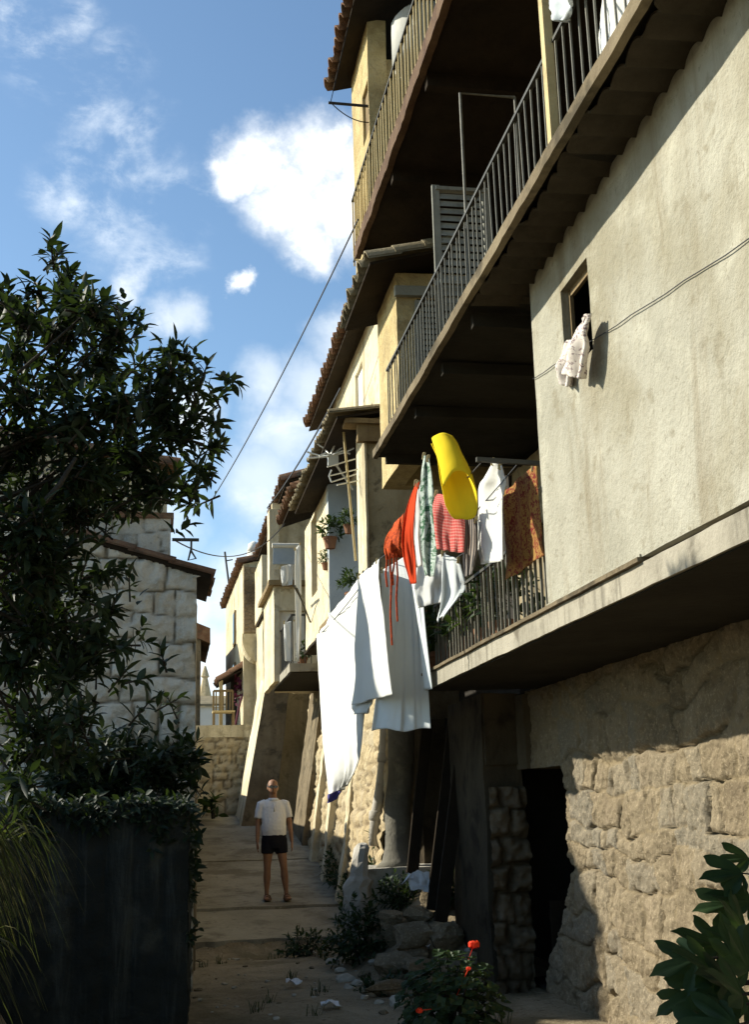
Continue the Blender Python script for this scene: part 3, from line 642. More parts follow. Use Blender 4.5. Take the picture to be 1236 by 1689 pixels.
b=MB(); b.tube([(a.x+.25,28.4,a.z),(a.x+.25,28.4,a.z+.35)],[.16,.17],10); b.tube([(a.x+.25,28.4,a.z+.35),(a.x+.25,28.4,a.z+.55),(a.x+.25,28.4,a.z+.62)],[.17,.13,.03],10); b.build('chimney',M['white'],HE,smooth=True)
# big leaning buttress at the road bend
p0=A(397,1345,Y=24.6); p1=A(446,1100,Y=24.95); p2=A(455,1100,Y=25); 
b=MB()
n=16
def bt(a,bb):  # front (-Y) face
    x=lerp(lerp(p0.x,p1.x,bb),lerp(2.15,p2.x+.35,bb),a); z=lerp(1.25,p1.z+.1,bb); y=24.6+.35*bb
    q=V((x,y,z)); return q+V((.02*nz(q,2),.03*nz(q,3),0))
def bl(a,bb):  # lane (-X) face
    f=bt(0,bb); q=V((f.x-a*.05,f.y+a*1.6,f.z)); return q+V((.02*nz(q,2.4)*(1 if a>0 else 0),0,0))
b.grid(bt,10,n); BT=thing('leaning_buttress','tall leaning plastered buttress at the bend, bright on its lane side','buttress',(1.9,25,1.3))
b.build('front_face',M['brownplaster'],BT,smooth=True)  # brown here paints the shade of this face into its colour
b=MB(); b.grid(lambda u,v: bl(1-u,v),8,n); b.build('lane_face',M['cream'],BT,smooth=True)  # paler cream paints the sunlit side of the same buttress
b=MB(); q=[bt(0,1),bt(1,1),bt(1,1)+V((.1,1.6,0)),bt(0,1)+V((-.05,1.6,0))]; b.quad(*q); b.build('cap',M['cream'],BT)
# terrace wall closing the lane
TW=thing('terrace_wall','rubble retaining wall with a pale plaster coping across the end of the lane','wall',(1.1,27.3,1.4))
zt=A(360,1196,Y=27).z; zc=A(360,1216,Y=27).z
masonry('stone_face',M['rubble'],TW,(-1.2,27,1.2),(1,0,0),(0,0,1),3.6,zc-1.2,.045,(.12,.24),(.14,.36),.05,.03,33,None,.12,.6,gapnoise=.8,fill=.25)
b=MB(); b.box(-1.2,2.4,26.96,27.5,zc,zt).box(-1.2,2.4,27.1,27.5,1.2,zc); b.build('coping',M['cream'],TW,wear=.012,cut=.15)
b=MB(); b.box(-3,6,27.5,34,zt-.25,zt-.1); struct(b.build('terrace',M['lane']))
# porch with tiled awning over the terrace
PO=thing('porch','dark tiled porch with magenta blossom behind the terrace wall','porch',(1.7,29,zt-.1))
a=A(358,1128,Y=29.3); c=A(402,1092,Y=28.2)
b=MB(); tiles_eave(b,(a.x,a_y:=28.2,a.z),(0,1,0),V((c.x-a.x+.5,0,c.z-a.z+.25)).normalized(),1.6,1.0,.2,.05,3,.02,51); b.build('tile_roof',M['tile'],PO)
b=MB(); b.prism([(a.x,28.2,a.z-.06),(a.x,29.8,a.z-.06),(a.x+1.1,29.8,a.z+.45),(a.x+1.1,28.2,a.z+.45)],(0,0,.03)); b.build('roof_boards',M['planks'],PO)
b=MB(); b.box(a.x+.35,2.6,29.6,29.7,zt-.1,a.z+.3).box(2.05,2.6,28.2,29.7,zt-.1,a.z+.4); b.build('back_wall',M['void'],PO)
b=MB(); b.bar((a.x+.05,28.25,zt-.1),(a.x+.05,28.25,a.z),.08); b.build('post',M['paintwood'],PO)
b=MB(); r_=random.Random(3)
for i in range(90):
    c_=V((r_.uniform(a.x+.35,a.x+.8),r_.uniform(28.25,28.6),r_.gauss(a.z-.22,.16))); n=V((r_.uniform(-1,1),r_.uniform(-1,1),r_.uniform(-1,1))).normalized(); u=n.orthogonal().normalized()*.05; w=n.cross(u)
    b.quad(c_-u,c_+w,c_+u,c_-w)
b.tube([(a.x+.35,28.3,zt-.1),(a.x+.5,28.25,a.z-.5),(a.x+.7,28.2,a.z)],.03,5)
tag(b.build('bougainvillea',M['magenta']),'dark magenta creeper hanging under the far tiled porch','creeper')
# bright far houses seen at the left end of the terrace
FH=thing('distant_house','small bright white house far behind the terrace, partly hidden by the left house','house',(.9,41,1))
b=MB(); p=A(327,1160,Y=40); q=A(352,1196,Y=40); b.box(p.x-.8,q.x+.5,40,43,0,p.z-.1).box(q.x+.5,q.x+4,41,44,0,A(365,1125,Y=41).z); b.build('wall',M['white'],FH,wear=.02,cut=.5)
b=MB(); b.prism([(p.x-.9,39.9,p.z-.1),(q.x+.6,39.9,p.z-.1),(q.x+.6,41.5,p.z+.3),(p.x-.9,41.5,p.z+.3)],(0,0,.08)); b.build('roof',M['tilepale'],FH)
b=MB(); c=A(338,1168,Y=45); t=A(338,1098,Y=45); w=.32
b.loft([((c.x,45,0),w*1.5,w*1.5),((c.x,45,c.z),w*1.25,w*1.25),((c.x,45,c.z+.05),w,w),((c.x,45,t.z-.45),w*.3,w*.3),((c.x,45,t.z-.4),w*.5,w*.5),((c.x,45,t.z-.2),w*.3,w*.3),((c.x,45,t.z),.03,.03)],8)
tag(b.build('stone_pinnacle',M['rubble']),'tapering pale stone pinnacle rising far behind the terrace','pinnacle')
# terrace planter / chairs
p=A(352,1195,Y=27.7); q=A(386,1165,Y=27.7)
b=MB(); zz=zt-.1
ch=thing('wooden_chair','brown slatted wooden chair standing on the terrace beside the porch','chair',((p.x+q.x)/2,27.75,zz))
cx=(p.x+q.x)/2; s=.22
for dx in (-s,s):
    for dy in (-.2,.2):
        b=MB(); b.bar((cx+dx,27.8+dy,zz),(cx+dx,27.8+dy,zz+(.95 if dy>0 else .45)),.045); b.build('leg',M['wood'],ch)
b=MB(); b.box(cx-.25,cx+.25,27.57,28.03,zz+.43,zz+.47); b.build('seat',M['paintwood'],ch)
b=MB()
for i in range(5): b.bar((cx-.16+i*.08,28.0,zz+.47),(cx-.16+i*.08,28.0,zz+.95),.03)
b.bar((cx-s,28.0,zz+.95),(cx+s,28.0,zz+.95),.05); b.build('backrest',M['wood'],ch)

# ------------------------------------------------------------------ LEFT SIDE
HL=thing('granite_house','low pale granite house on the left with a sloping tiled verge and deep dark eave','house',(-2,14,0))
masonry('front_wall',M['granite'],HL,(-4.0,12.0,-.3),(1,0,0),(0,0,1),4.29,6.1,.021,(.20,.38),(.2,.65),.05,.03,8,lambda u,v: v-.3>3.905+(4.29-u)*.31,.06,.6,gapnoise=.5,fill=.35)
b=MB(); b.prism([(-4,12.03,-.3),(.27,12.03,-.3),(.33,13.25,-.3),(-4,13.25,-.3)],(0,0,4.1)); b.build('house_body',M['brownplaster'],HL,wear=.012,cut=.25)
b=MB(); b.prism([(-4,12.04,3.8),(.27,12.04,3.8),(-4,12.04,3.8+4.27*.29)],(0,1.2,0)); b.build('gable_core',M['brownplaster'],HL)
sl=V((-.955,0,.296)); 
b=MB(); b.prism([V((.43,11.93,3.86)),V((.43,13.3,3.86)),V((.43,13.3,3.86))+sl*5,V((.43,11.93,3.86))+sl*5],(0,0,.05)); b.build('roof_boards',M['planks'],HL,wear=.01,cut=.2)
b=MB(); tiles_eave(b,(.44,11.9,3.925),(0,1,0),sl,1.5,5.0,.17,.03,12,.015,61); b.build('tile_roof',M['tile'],HL)
b=MB(); b.tube([A(318,953,Y=11.95),A(346,944,Y=11.95)],.010,6); b.build('rafter_end',M['pipe'],HL)
H2=thing('tall_granite_house','taller granite house behind the left roof with a cream upper storey','house',(-2,12.8,3.2))
a=A(282,858,Y=12.55); 
masonry('stone_wall',M['granite'],H2,(-4,12.5,3.2),(1,0,0),(0,0,1),4+a.x,a.z-3.2,.025,(.16,.26),(.25,.5),.026,.02,18,None,.05,.5,gapnoise=.5,fill=.35)
b=MB(); b.box(-4,a.x-.01,12.54,13.1,3.2,a.z); b.build('house_body',M['brownplaster'],H2)
b=MB(); b.box(-4,a.x+.03,12.44,13.15,a.z,a.z+.06); b.build('string_course',M['tile'],H2,wear=.01,cut=.14)
u=A(276,790,Y=12.6); b=MB(); zt2=A(200,775,Y=12.6).z; b.prism([(-4,12.6,a.z+.06),(u.x,12.6,a.z+.06),(u.x,12.6,zt2),(-4,12.6,zt2+(u.x+4)*.172)],(0,.45,0)); b.build('upper_wall',M['cream'],H2,wear=.01,cut=.2)
b=MB(); zt2=A(200,775,Y=12.6).z; tiles_eave(b,(u.x+.12,12.5,zt2+.05),(0,1,0),V((-.985,0,.17)),.7,4,.2,.05,8,.02,62); b.build('tile_roof',M['tile'],H2)
p=A(284,890,Y=12.5); b=MB(); b.bar(p,p+V((.28,0,0)),.03); b.tube([p+V((.2,0,0)),p+V((.2,0,-.12)),p+V((.25,0,-.2)),p+V((.17,0,-.22)),p+V((.2,0,-.1))],.012,5); b.build('wire_bracket',M['iron'],H2)
H3=thing('far_left_house','dark house beyond the terrace on the left, only its eave and wall edge showing','house',(0,31,1.4))
e=A(347,1034,Y=30); xw=A(331,1100,Y=30).x
b=MB(); b.prism([(-4,30,1.3),(xw,30,1.3),(xw+.1,34,1.3),(-4,34,1.3)],(0,0,e.z-1.5)); b.build('wall',M['brownplaster'],H3,wear=.012,cut=.4)
b=MB(); b.prism([(e.x,29.9,e.z-.42),(e.x+.02,34,e.z-.42),(-2.5,34,e.z+1.),(-2.5,29.9,e.z+1.)],(0,0,.38)); b.build('roof',M['tile'],H3,wear=.015,cut=.3)
YW=MB(); YW.prism([(.2,13.28,-.1),(.34,13.28,-.1),(.48,18,-.1),(.2,18,-.1)],(0,0,2.15)).prism([(.2,18.03,.2),(.48,18.03,.2),(.68,26.4,.2),(.3,26.4,.2)],(0,0,2.3))
tag(YW.build('yard_wall',M['brownplaster'],None,wear=.012,cut=.25),'plastered yard wall running along the left of the lane beyond the granite house','wall')
# dark garden wall
GW=MB()
def gw(u,v):
    x=lerp(-2.3,.215,u); top=1.66+.05*nz((x*1,0,3),3)+.04*nz((x,0,5),11); z=lerp(-.3,top,v)
    rib=.018*abs(math.sin(x*PI/.21+.5*nz((x,z*.3,2),1.2)))**.5+.02*nz((x,z*.5,1),3)+.015*nz((x,z,4),9)
    return V((x+.012*nz((z,x,6),4)-(0.02-.03*nz((0,v*4,7),3)-.02*nz((0,v*4,9),11) if u==1 else 0),9.6-rib*(u<1),z))
GW.grid(gw,110,60)
GW.grid(lambda u,v:V((lerp(.215,.285,u)-.02+.03*nz((u*2,v*4,7),3)+.02*nz((u*2,v*4,9),11),lerp(9.6-.01,11.97,u),lerp(-.3,gw(1,1).z+.03*nz((u*3,0,8),3),v))),40,40)
GW.grid(lambda u,v:V((lerp(-2.3,.22,u),lerp(9.6,11.97,v),gw(u,1).z-.01+.03*nz((u*6,v*5,2),2))),40,30)
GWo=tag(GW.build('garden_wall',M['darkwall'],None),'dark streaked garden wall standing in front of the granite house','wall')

# ------------------------------------------------------------------ street level bits on the right
b=MB(); k=A(662,1425,Y=13.9); cb=k.z; cx,cy=k.x-.02,13.95
PL=thing('column','thick weathered round column on a pale whitewashed plinth under the balcony','column',(cx,cy,.2))
top=A(668,1195,Y=cy); lean=V((top.x-cx,0,0))
b.loft([((cx,cy,cb-.03),.27,.27),((cx,cy,cb+.04),.19,.19),((cx,cy,cb+.2),.150,.150),((cx+.01,cy,cb+.7),.15,.15),((cx+lean.x*.5,cy,lerp(cb,2.6,.6)),.155,.155),((cx+lean.x*.95,cy,3.95),.16,.16)],18)
b.build('shaft',M['column'],PL,smooth=True)
b=MB(); b.box(cx-.45,cx+.5,cy-.35,cy+.4,.15,cb-.02); b.build('plinth',M['pipe'],PL,wear=.02,cut=.1)
# drainpipe with collars
PP=thing('drainpipe','pale grey jointed cement drainpipe beside the dark column','drainpipe',A(622,1390,Y=15))
pts=[A(636,1190,Y=15),A(634,1250,Y=15),A(628,1300,Y=15),A(620,1345,Y=15),A(617,1395,Y=15)]
b=MB(); b.tube([pts[0]+V((0,0,1.6))]+pts,.07,10); b.build('pipe',M['pipe'],PP,smooth=True)
for i in (1,3):
    b=MB(); d=(pts[i+1]-pts[i]).normalized(); b.tube([pts[i]-d*.06,pts[i]-d*.05,pts[i]+d*.05,pts[i]+d*.06],[.07,.088,.088,.07],10); b.build('collar',M['pipe'],PP,smooth=True)
b=MB(); t=A(598,1392,Y=13.3); bt_=A(588,1510,Y=13.3); b.loft([((bt_.x,13.3,bt_.z-.2),.17,.15),((bt_.x,13.3,bt_.z+.3),.15,.13),((lerp(bt_.x,t.x,.45),13.3,lerp(bt_.z,t.z,.5)),.15,.13),((lerp(bt_.x,t.x,.5),13.3,lerp(bt_.z,t.z,.56)),.10,.1),((t.x,13.3,t.z-.05),.08,.08),((t.x,13.3,t.z),.05,.05)],9)
tag(b.build('stone_post',M['pipe'],None,wear=.035,cut=.07,wfr=4),'leaning pale stone post at the right edge of the lane','post')
for (x0,y0_,x1,y1_,yy,w,lab) in ((770,1175,727,1520,12.2,.13,'dark plank leaning against the undercroft, nearest the doorway'),(748,1180,712,1500,12.6,.10,'thin dark plank leaning just behind the broader one'),(705,1195,680,1440,13.2,.12,'dim upright timber prop between the column and the leaning planks')):
    b=MB(); b.bar(A(x0,y0_,Y=yy),A(x1,y1_,Y=yy-.25),w,.05,upv=(0,1,0)); tag(b.build('timber_prop',M['planks'],None,wear=.006,cut=.15),lab,'timber','timber props under the balcony')
# rubble
stones=[(640,1478,12.9,.30,.17,.14,'long pale slab-like stone lying tilted at the top of the rubble heap'),
 (690,1508,12.6,.20,.14,.11,'pale rounded stone just below the tilted slab'),(645,1512,12.7,.15,.12,.09,'small pale stone next to the dark bush'),
 (682,1547,12.0,.27,.2,.17,'big squared tan block in the middle of the rubble heap'),(735,1545,11.9,.22,.2,.16,'tan block right of the big squared one'),
 (650,1590,11.6,.22,.18,.12,'broken block at the left foot of the rubble heap'),(700,1600,11.3,.24,.2,.12,'flat block in the rubble under the litter'),
 (775,1525,11.6,.2,.15,.12,'tan stone at the foot of the door jamb'),(720,1475,12.6,.25,.18,.22,'dark grey boulder under the scrap of white cloth'),(640,1625,10.9,.30,.1,.06,'low flat stone in front of the heap'),(695,1650,10.2,.12,.08,.05,'small pale brick lying on the dirt by the geranium'),(770,1555,11.2,.17,.14,.11,'reddish stone behind the geranium')]
for i,(px,py,yy,rx,ry,rz,lab) in enumerate(stones):
    c=A(px,py,Y=yy); gz=ground(c.x,c.y); b=MB(); b.blob((0,0,0),rx,ry,rz,i+3,.32,3,1.3,.75)
    a=rnd.uniform(-.6,.6); mt=Matrix.Rotation(rnd.uniform(-.2,.2)+(-.35 if i==0 else 0),3,'Y')@Matrix.Rotation(a,3,'Z'); zc=gz+rz*.45 if abs(c.z-gz)>.35 else c.z
    b.v=[mt@v+V((c.x,c.y,zc)) for v in b.v]
    if zc-rz>gz: b.blob((c.x,c.y,lerp(gz,zc,.4)),rx*.8,ry*.8,(zc-gz)*.7,i+40,.3,2,1.3,.6)
    tag(b.build('rubble_stone',M['stone'],None,wear=.006,cut=.08),lab,'stone','broken stones of the rubble heap')
sm_lab='small broken pebble-sized stone scattered over the rubble heap and dirt'
proto=None
for i in range(150):
    if i<50: x,y=rnd.uniform(1.7,3.0),rnd.uniform(10.2,13.6)
    else: x,y=rnd.uniform(.3,2.5),rnd.uniform(9.2,15.3)
    s=rnd.uniform(.03,.085)*(1 if i<50 else rnd.uniform(.2,.55))
    b=MB(); b.blob((x,y,ground(x,y)+s*.25),s*1.3,s,s*.7,i+90,.35,2,1.5,.6)
    tag(b.build('loose_stone',M['stone' if i%3==0 else 'pebble']),sm_lab,'stone','small loose stones on the ground')
for i,(px,py) in enumerate(((485,1626),(545,1661),(690,1570),(672,1580),(687,1602),(700,1568),(660,1583))):
    c=None
    d=ray(px,py); t=6.
    while t<20:
        q=EYE+d*t
        if q.z<ground(q.x,q.y)+.02: break
        t+=.02
    s=.06 if i<2 else .045; b=MB(); g=[]
    b.grid(lambda u,v:(q.x+(u-.5)*s*2.4,q.y+(v-.5)*s*2,q.z+.04+.05*nz((u*1.7,v*1.7,i),1.3)),5,5)
    tag(b.build('paper_scrap',M['paper'],thick=.003),'crumpled pale paper scrap lying on the ground','litter','paper scraps')
p=A(690,1455,Y=12.45); b=MB(); b.grid(lambda u,v:(p.x+(u-.5)*.22+.03*nz((u,v,1),3),12.42-v*.05+.04*nz((u,v,4),4),p.z+.1-v*.22*(.6+.4*u)+.05*nz((u,v,8),3)),8,8)
tag(b.build('white_rag',M['paper'],thick=.004),'white rag draped over a dark boulder beside the column','rag')
# ------------------------------------------------------------------ LAUNDRY
def cloth(mb,rows,dep,val,nu=14,nv=22,amp=.025,fr=3.2,seed=0,hem=.0,flow=.25):
    """rows: [(lx,ly,rx,ry)] outline in the photograph at a real depth plane (X=val or Y=val)"""
    kw=(lambda a,b: {dep:lerp(val[0],val[1],a)}) if isinstance(val,tuple) else (lambda a,b:{dep:val})
    def row(t):
        s=t*(len(rows)-1); i=min(int(s),len(rows)-2); f=s-i
        p0,p1,p2,p3=rows[max(0,i-1)],rows[i],rows[i+1],rows[min(len(rows)-1,i+2)]
        return [.5*((2*b)+(-a+c)*f+(2*a-5*b+4*c-d)*f*f+(-a+3*b-3*c+d)*f**3) for a,b,c,d in zip(p0,p1,p2,p3)]
    n=V((-1,0,0)) if dep=='X' else V((0,-1,0))
    cu=[];cv=[]
    def f(u,v):
        r=row(v); px=lerp(r[0],r[2],u); py=lerp(r[1],r[3],u)
        if v>.9 and hem: py+=hem*math.sin(u*9+seed)
        p=A(px,py,**kw(u,v)); g=.35+.65*v
        ph=u*fr*2*PI+seed+flow*math.sin(v*3+seed)
        p=p+n*(amp*g*(.45*math.sin(ph)+.25*math.sin(ph*2.3+1+v*2)+1.6*nz((u*fr*1.6,v*.7,seed*2.),1.3)+.8*nz((u*fr*3.5,v*1.5,seed*3.),1.3))+amp*1.5*nz((u*2,v*2.2,seed),1.2)+.008*nz((u*9,v*3,seed+2),1.5)+.004*nz((u*16,v*14,seed),1.4))
        cu.append(u); cv.append(v); return p
    o=len(mb.v); mb.grid(f,nu,nv)
    if mb.at is None: mb.at={'cu':[], 'cv':[]}
    mb.at['cu']+=cu; mb.at['cv']+=cv
    return mb
def laundry(name,m,rows,dep,val,label,cat,group='washing hung out to dry',**k):
    b=cloth(MB(),rows,dep,val,**k); nu_=k.get('nu',14)
    if nu_>=14:
        for f_ in (.07,.93):
            q=b.v[int(f_*nu_)]; pg=MB(); pg.bar(q+V((-.004,0,-.03)),q+V((.004,0,.025)),.012,.016); pg.bar(q+V((-.012,0,-.028)),q+V((-.004,0,.022)),.007,.014)
            tag(pg.build('clothes_peg',M['paintwood']),'small wooden clothes peg gripping a top corner of the washing','clothes peg','clothes pegs')
    return tag(b.build(name,M[m],None,smooth=True,thick=.004),label,cat,group)
laundry('bed_sheet','wcloth',[(524,1048,603,936),(527,1130,604,1050),(533,1220,600,1165),(541,1282,594,1245),(547,1314,572,1290)],'X',2.0,'longest brilliant white sheet, the leftmost one, its tail nearly touching the wall base','sheet',nu=64,nv=60,amp=.03,fr=3.4,seed=1)
laundry('bed_sheet','wcloth',[(591,952,628,922),(590,1020,635,990),(587,1090,641,1068),(584,1163,647,1145)],'X',1.88,'narrow white sheet overlapping the right edge of the longest sheet','sheet',nu=44,nv=50,amp=.018,fr=2.2,seed=2)
laundry('pillow_slip','wcloth',[(584,1150,616,1145),(580,1165,617,1160),(588,1178,612,1176)],'X',1.92,'small crumpled white slip peeping out below the narrow sheet','linen',nu=12,nv=8,amp=.03,fr=1.5,seed=4)
laundry('bed_sheet','bcloth',[(628,942,690,905),(630,1000,698,1000),(626,1100,705,1100),(613,1205,711,1203)],'Y',(10.75,10.35),'wide cool white sheet facing the viewer, hung at the right end of the sheets','sheet',nu=64,nv=60,amp=.03,fr=2.6,seed=3,hem=3)
laundry('bed_sheet','bcloth',[(676,930,692,918),(690,1030,702,1030),(700,1138,714,1136)],'Y',(10.1,9.9),'thin strip of white sheet showing at the right behind the wide one','sheet',nu=10,nv=26,amp=.02,fr=1.2,seed=5)
laundry('shirt','wcloth',[(690,925,735,912),(686,955,733,950),(684,982,732,972),(690,1003,727,994)],'Y',(9.75,9.6),'white shirt hung low beside the wide white sheet','shirt',amp=.035,fr=2,seed=6)
laundry('shirt','bcloth',[(731,911,758,925),(728,950,765,950),(725,992,767,974),(721,1023,733,1014)],'Y',(9.4,9.2),'pale blue-white shirt hanging in front of the balcony rail, below the gingham','shirt',amp=.04,fr=1.7,seed=7)
laundry('scarlet_cloth','rcloth',[(686,797,691,798),(671,838,686,834),(662,888,683,880),(666,925,686,922),(676,963,686,963)],'Y',(8.6,8.5),'long twisted scarlet cloth left of the green printed one','cloth',amp=.03,fr=1.2,seed=8)
laundry('white_towel','wcloth',[(686,808,693,800),(680,850,697,845),(680,900,695,900),(687,935,696,935)],'Y',(8.75,8.7),'narrow white towel between the scarlet and the green cloths','towel',amp=.025,fr=1.1,seed=9)
b=cloth(MB(),[(652,862,667,848),(643,876,668,868),(636,892,670,888),(634,908,674,904),(638,922,690,914)],'Y',(9.1,8.9),nu=20,nv=14,amp=.04,fr=2.2,seed=10)
kn=tag(b.build('knitted_shawl',M['ocloth'],None,smooth=True,thick=.006),'rust orange knitted shawl with long dangling cords above the white sheets','shawl','washing hung out to dry')
for x0,y0,x1,y1 in ((636,905,639,968),(643,912,647,1064),(649,912,649,965),(654,912,656,1025)):
    b=MB(); p=A(x0,y0,Y=9.0); q=A(x1,y1,Y=9.0); b.tube([p,p.lerp(q,.33)+V((.008,0,0)),p.lerp(q,.66)-V((.006,0,0)),q],.008,5); b.build('cord',M['ocloth'],kn)
laundry('printed_cloth','gcloth',[(700,752,707,757),(694,792,713,792),(693,850,717,850),(695,905,721,903),(703,949,716,951)],'Y',(8.2,8.1),'pale cloth printed with green blotches, folded narrow','cloth',amp=.03,fr=1.6,seed=11)
laundry('gingham_cloth','check',[(722,812,748,820),(714,838,767,846),(717,872,766,880),(721,906,764,913)],'Y',(8.0,7.8),'red gingham cloth under the yellow one','cloth',amp=.03,fr=1.5,seed=12)
laundry('striped_trousers','stripe',[(766,848,787,858),(765,900,788,905),(766,953,781,946)],'Y',(8.0,7.9),'dark striped trousers hanging between the gingham and the plain white cloth','trousers',amp=.02,fr=1.2,seed=13)
laundry('white_cloth','wcloth',[(816,761,829,768),(803,786,835,797),(790,806,832,815),(788,860,834,870),(786,886,835,918),(797,931,834,923)],'X',2.15,'plain white cloth pegged by one corner beside the brown rug','cloth',amp=.02,fr=1.2,seed=14)
laundry('rug','rug',[(831,812,884,766),(832,870,890,830),(834,920,895,880),(837,957,897,915)],'X',(2.31,2.31),'brown and red patterned rug hung against the pale wall corner','rug',nu=20,amp=.02,fr=1.3,seed=15)
laundry('shirt','bcloth',[(900,-30,960,-40),(904,0,944,0),(913,22,940,18),(920,36,932,34)],'X',1.96,'bluish white garment dangling at the very top beside the wooden post','shirt',amp=.03,fr=1.5,seed=16)
laundry('bed_sheet','wcloth',[(1010,-60,1100,-160),(996,20,1090,-100),(990,72,1082,-50),(997,112,1072,-14)],'X',2.09,'white sheet hung behind the bars of the upper balcony at the top right','sheet',amp=.015,fr=1.3,seed=17)
# yellow towel stiffened into a tube by the wind
b=MB(); a0=A(731,728,Y=7.5); a1=A(764,826,Y=7.15); ax=(a1-a0); axn=ax.normalized()
e1=(V((1,0,0))-axn*axn.x).normalized(); e2=axn.cross(e1)
if e2.y>0: e2=-e2
cu=[];cv=[]
def ytube(u,v):
    ang=R(-165+325*u)      # 90 degrees faces the viewer; the slit opens at the lower left
    rr_=lerp(.082,.116,v)*(1+.16*nz((u*2.4,v*1.6,1),1.5)+.06*nz((u*7,v*1.2,4),1.5)); front=.5+.5*math.sin(ang)
    ext=lerp(1.12,.70,front)+.08*max(0,math.cos(ang))*(1-front)+.07*nz((u*3,0,5),2)
    p=a0+V((0,0,-.05*math.sin(v*PI)))*(-.6)+ax*(v*ext)+e1*(math.cos(ang)*rr_)+e2*(math.sin(ang)*rr_*.9)
    cu.append(u);cv.append(v); return p
b.grid(ytube,36,18); b.at={'cu':cu,'cv':cv}
tag(b.build('yellow_towel',M['ycloth'],None,smooth=True,thick=.005),'bright yellow towel blown into an open tube on the line','towel','washing hung out to dry')
# shirt thrown over the window sill
b=MB(); cloth(b,[(966,524,976,517),(957,540,975,541),(950,565,974,568),(945,595,971,600),(942,619,966,626)],'X',2.17,amp=.03,fr=1.2,seed=18,nu=14)
cloth(b,[(938,561,950,560),(930,582,946,590),(922,600,938,603),(922,616,935,619),(921,632,935,638)],'X',2.19,amp=.02,fr=1.1,seed=19,nu=12)
p0=A(966,524,X=2.17); cloth(b,[(945,600,958,585),(950,575,966,550)],'X',(2.2,2.24),amp=.01,seed=20,nu=4,nv=4)
tag(b.build('printed_shirt',M['print'],None,smooth=True,thick=.02),'cream shirt with a dark printed band thrown over the window sill','shirt')
laundry('purple_cloth','purple',[(541,1310,566,1300),(540,1325,556,1318)],'Y',14.2,'small purple rag under the tail of the longest white sheet','rag',nu=6,nv=5,amp=.03,fr=1)
# washing on the far balcony
laundry('bed_sheet','wcloth',[(469,1026,487,1024),(469,1060,488,1060),(470,1090,488,1091)],'Y',19.5,'small far white sheet hanging over the slab balcony rail','sheet',amp=.02,fr=1.5,seed=21)
laundry('bed_sheet','wcloth',[(487,905,496,896),(486,960,497,950),(488,1030,497,1025),(489,1090,494,1092)],'Y',19.2,'long narrow far white sheet against the corner of the cream house','sheet',amp=.02,fr=1.2,seed=22)
laundry('pillow_slip','wcloth',[(463,935,484,928),(464,950,484,946),(466,966,482,965)],'Y',21.0,'white linen on the far flat terrace under the awning','linen',amp=.03,fr=1.4,seed=23)
# pole and lines
p=A(886,766,Y=6.95); q=A(786,758,Y=6.95)
b=MB(); b.bar(V((2.45,6.95,p.z)),q,.028); tag(b.build('washing_pole',M['iron']),'dark iron washing pole reaching out from the pale wall corner','pole')
for (x,z,y1) in ((q.x+.03,q.z-.02,11.2),(2.15,p.z,9.9),(2.44,p.z,9.9)):
    b=MB(); b.tube([(x,6.95,z)]+[(lerp(x,1.95 if x<2 else x,i/8),lerp(6.95,y1,i/8),lerp(z,3.88 if x<2 else z,i/8)-.05*math.sin(PI*i/8)) for i in range(1,9)],.004,4)
    tag(b.build('washing_line',M['wire']),'thin line strung from the iron pole along the laundry balcony','line','washing lines')
a_=A(628,921,X=1.95); c_=A(520,1054,X=2.0); b=MB(); b.tube([a_+(c_-a_)*(i/10)+V((0,0,-.05*math.sin(PI*i/10))) for i in range(11)],.005,4)
tag(b.build('washing_line',M['wire']),'line carrying the big white sheets away down the lane','line','washing lines')
# ------------------------------------------------------------------ aerials and wires
AN=thing('tv_aerial','television aerial on a thin yellowed mast at the loggia corner','aerial',A(585,905,Y=13.6))
b=MB(); b.tube([A(587,925,Y=13.6),A(567,713,Y=13.6)],.014,6); b.build('mast',M['paintwood'],AN)
b=MB()
for (x0,y0,x1,y1) in ((540,770,586,757),(543,785,590,774),(547,795,588,782),(556,800,590,793)): b.tube([A(x0,y0,Y=13.55),A(x1,y1,Y=13.65)],.009,5)
b.tube([A(547,775,Y=13.55),A(543,785,Y=13.55),A(547,795,Y=13.55)],.009,5); b.build('element',M['alu'],AN)
b=MB(); c=A(545,752,Y=14.2); 
for i in range(9):
    a=i*.7; b.tube([c,c+V((.16*math.cos(a)+.02,.1*math.sin(a*2),.05+.09*math.sin(a*1.7))),c+V((.30*math.cos(a),.12*math.sin(a*2),.06+.13*math.sin(a*1.7+.4)))],.012,5)
b.box(c.x-.03,c.x+.1,14.18,14.24,c.z-.12,c.z+.02)
b.bar(c,V((2.3,14.5,c.z-.35)),.02)
tag(b.build('broken_aerial',M['alu']),'splayed white broken aerial fixed under the sheet roof','aerial')
def wire(pts,r,label,sag=0.):
    a,c=pts; b=MB(); b.tube([a+(c-a)*(i/24)+V((0,0,-sag*4*(i/24)*(1-i/24))) for i in range(25)],r,4)
    tag(b.build('overhead_wire',M['wire']),label,'wire','overhead wires')
wire((A(591,362,Y=11.5),A(343,835,Y=22)),.009,'long overhead wire slanting across the sky from the top balcony',.15)
wire((A(288,891,Y=12.5),A(470,863,Y=20)),.008,'slack overhead wire from the granite house across the lane',.35)
wire((A(589,-20,Y=11),A(545,172,Y=11.05)),.006,'very thin wire dropping to the end of the drying rod',.0)
wire((A(548,172,Y=11.05),A(626,200,Y=11.1)),.006,'looped wire hanging below the drying rod',.09)
wire((A(562,640,Y=14.2),A(441,838,Y=20)),.012,'pale twisted wire running along the edge of the sheet roof',.1)
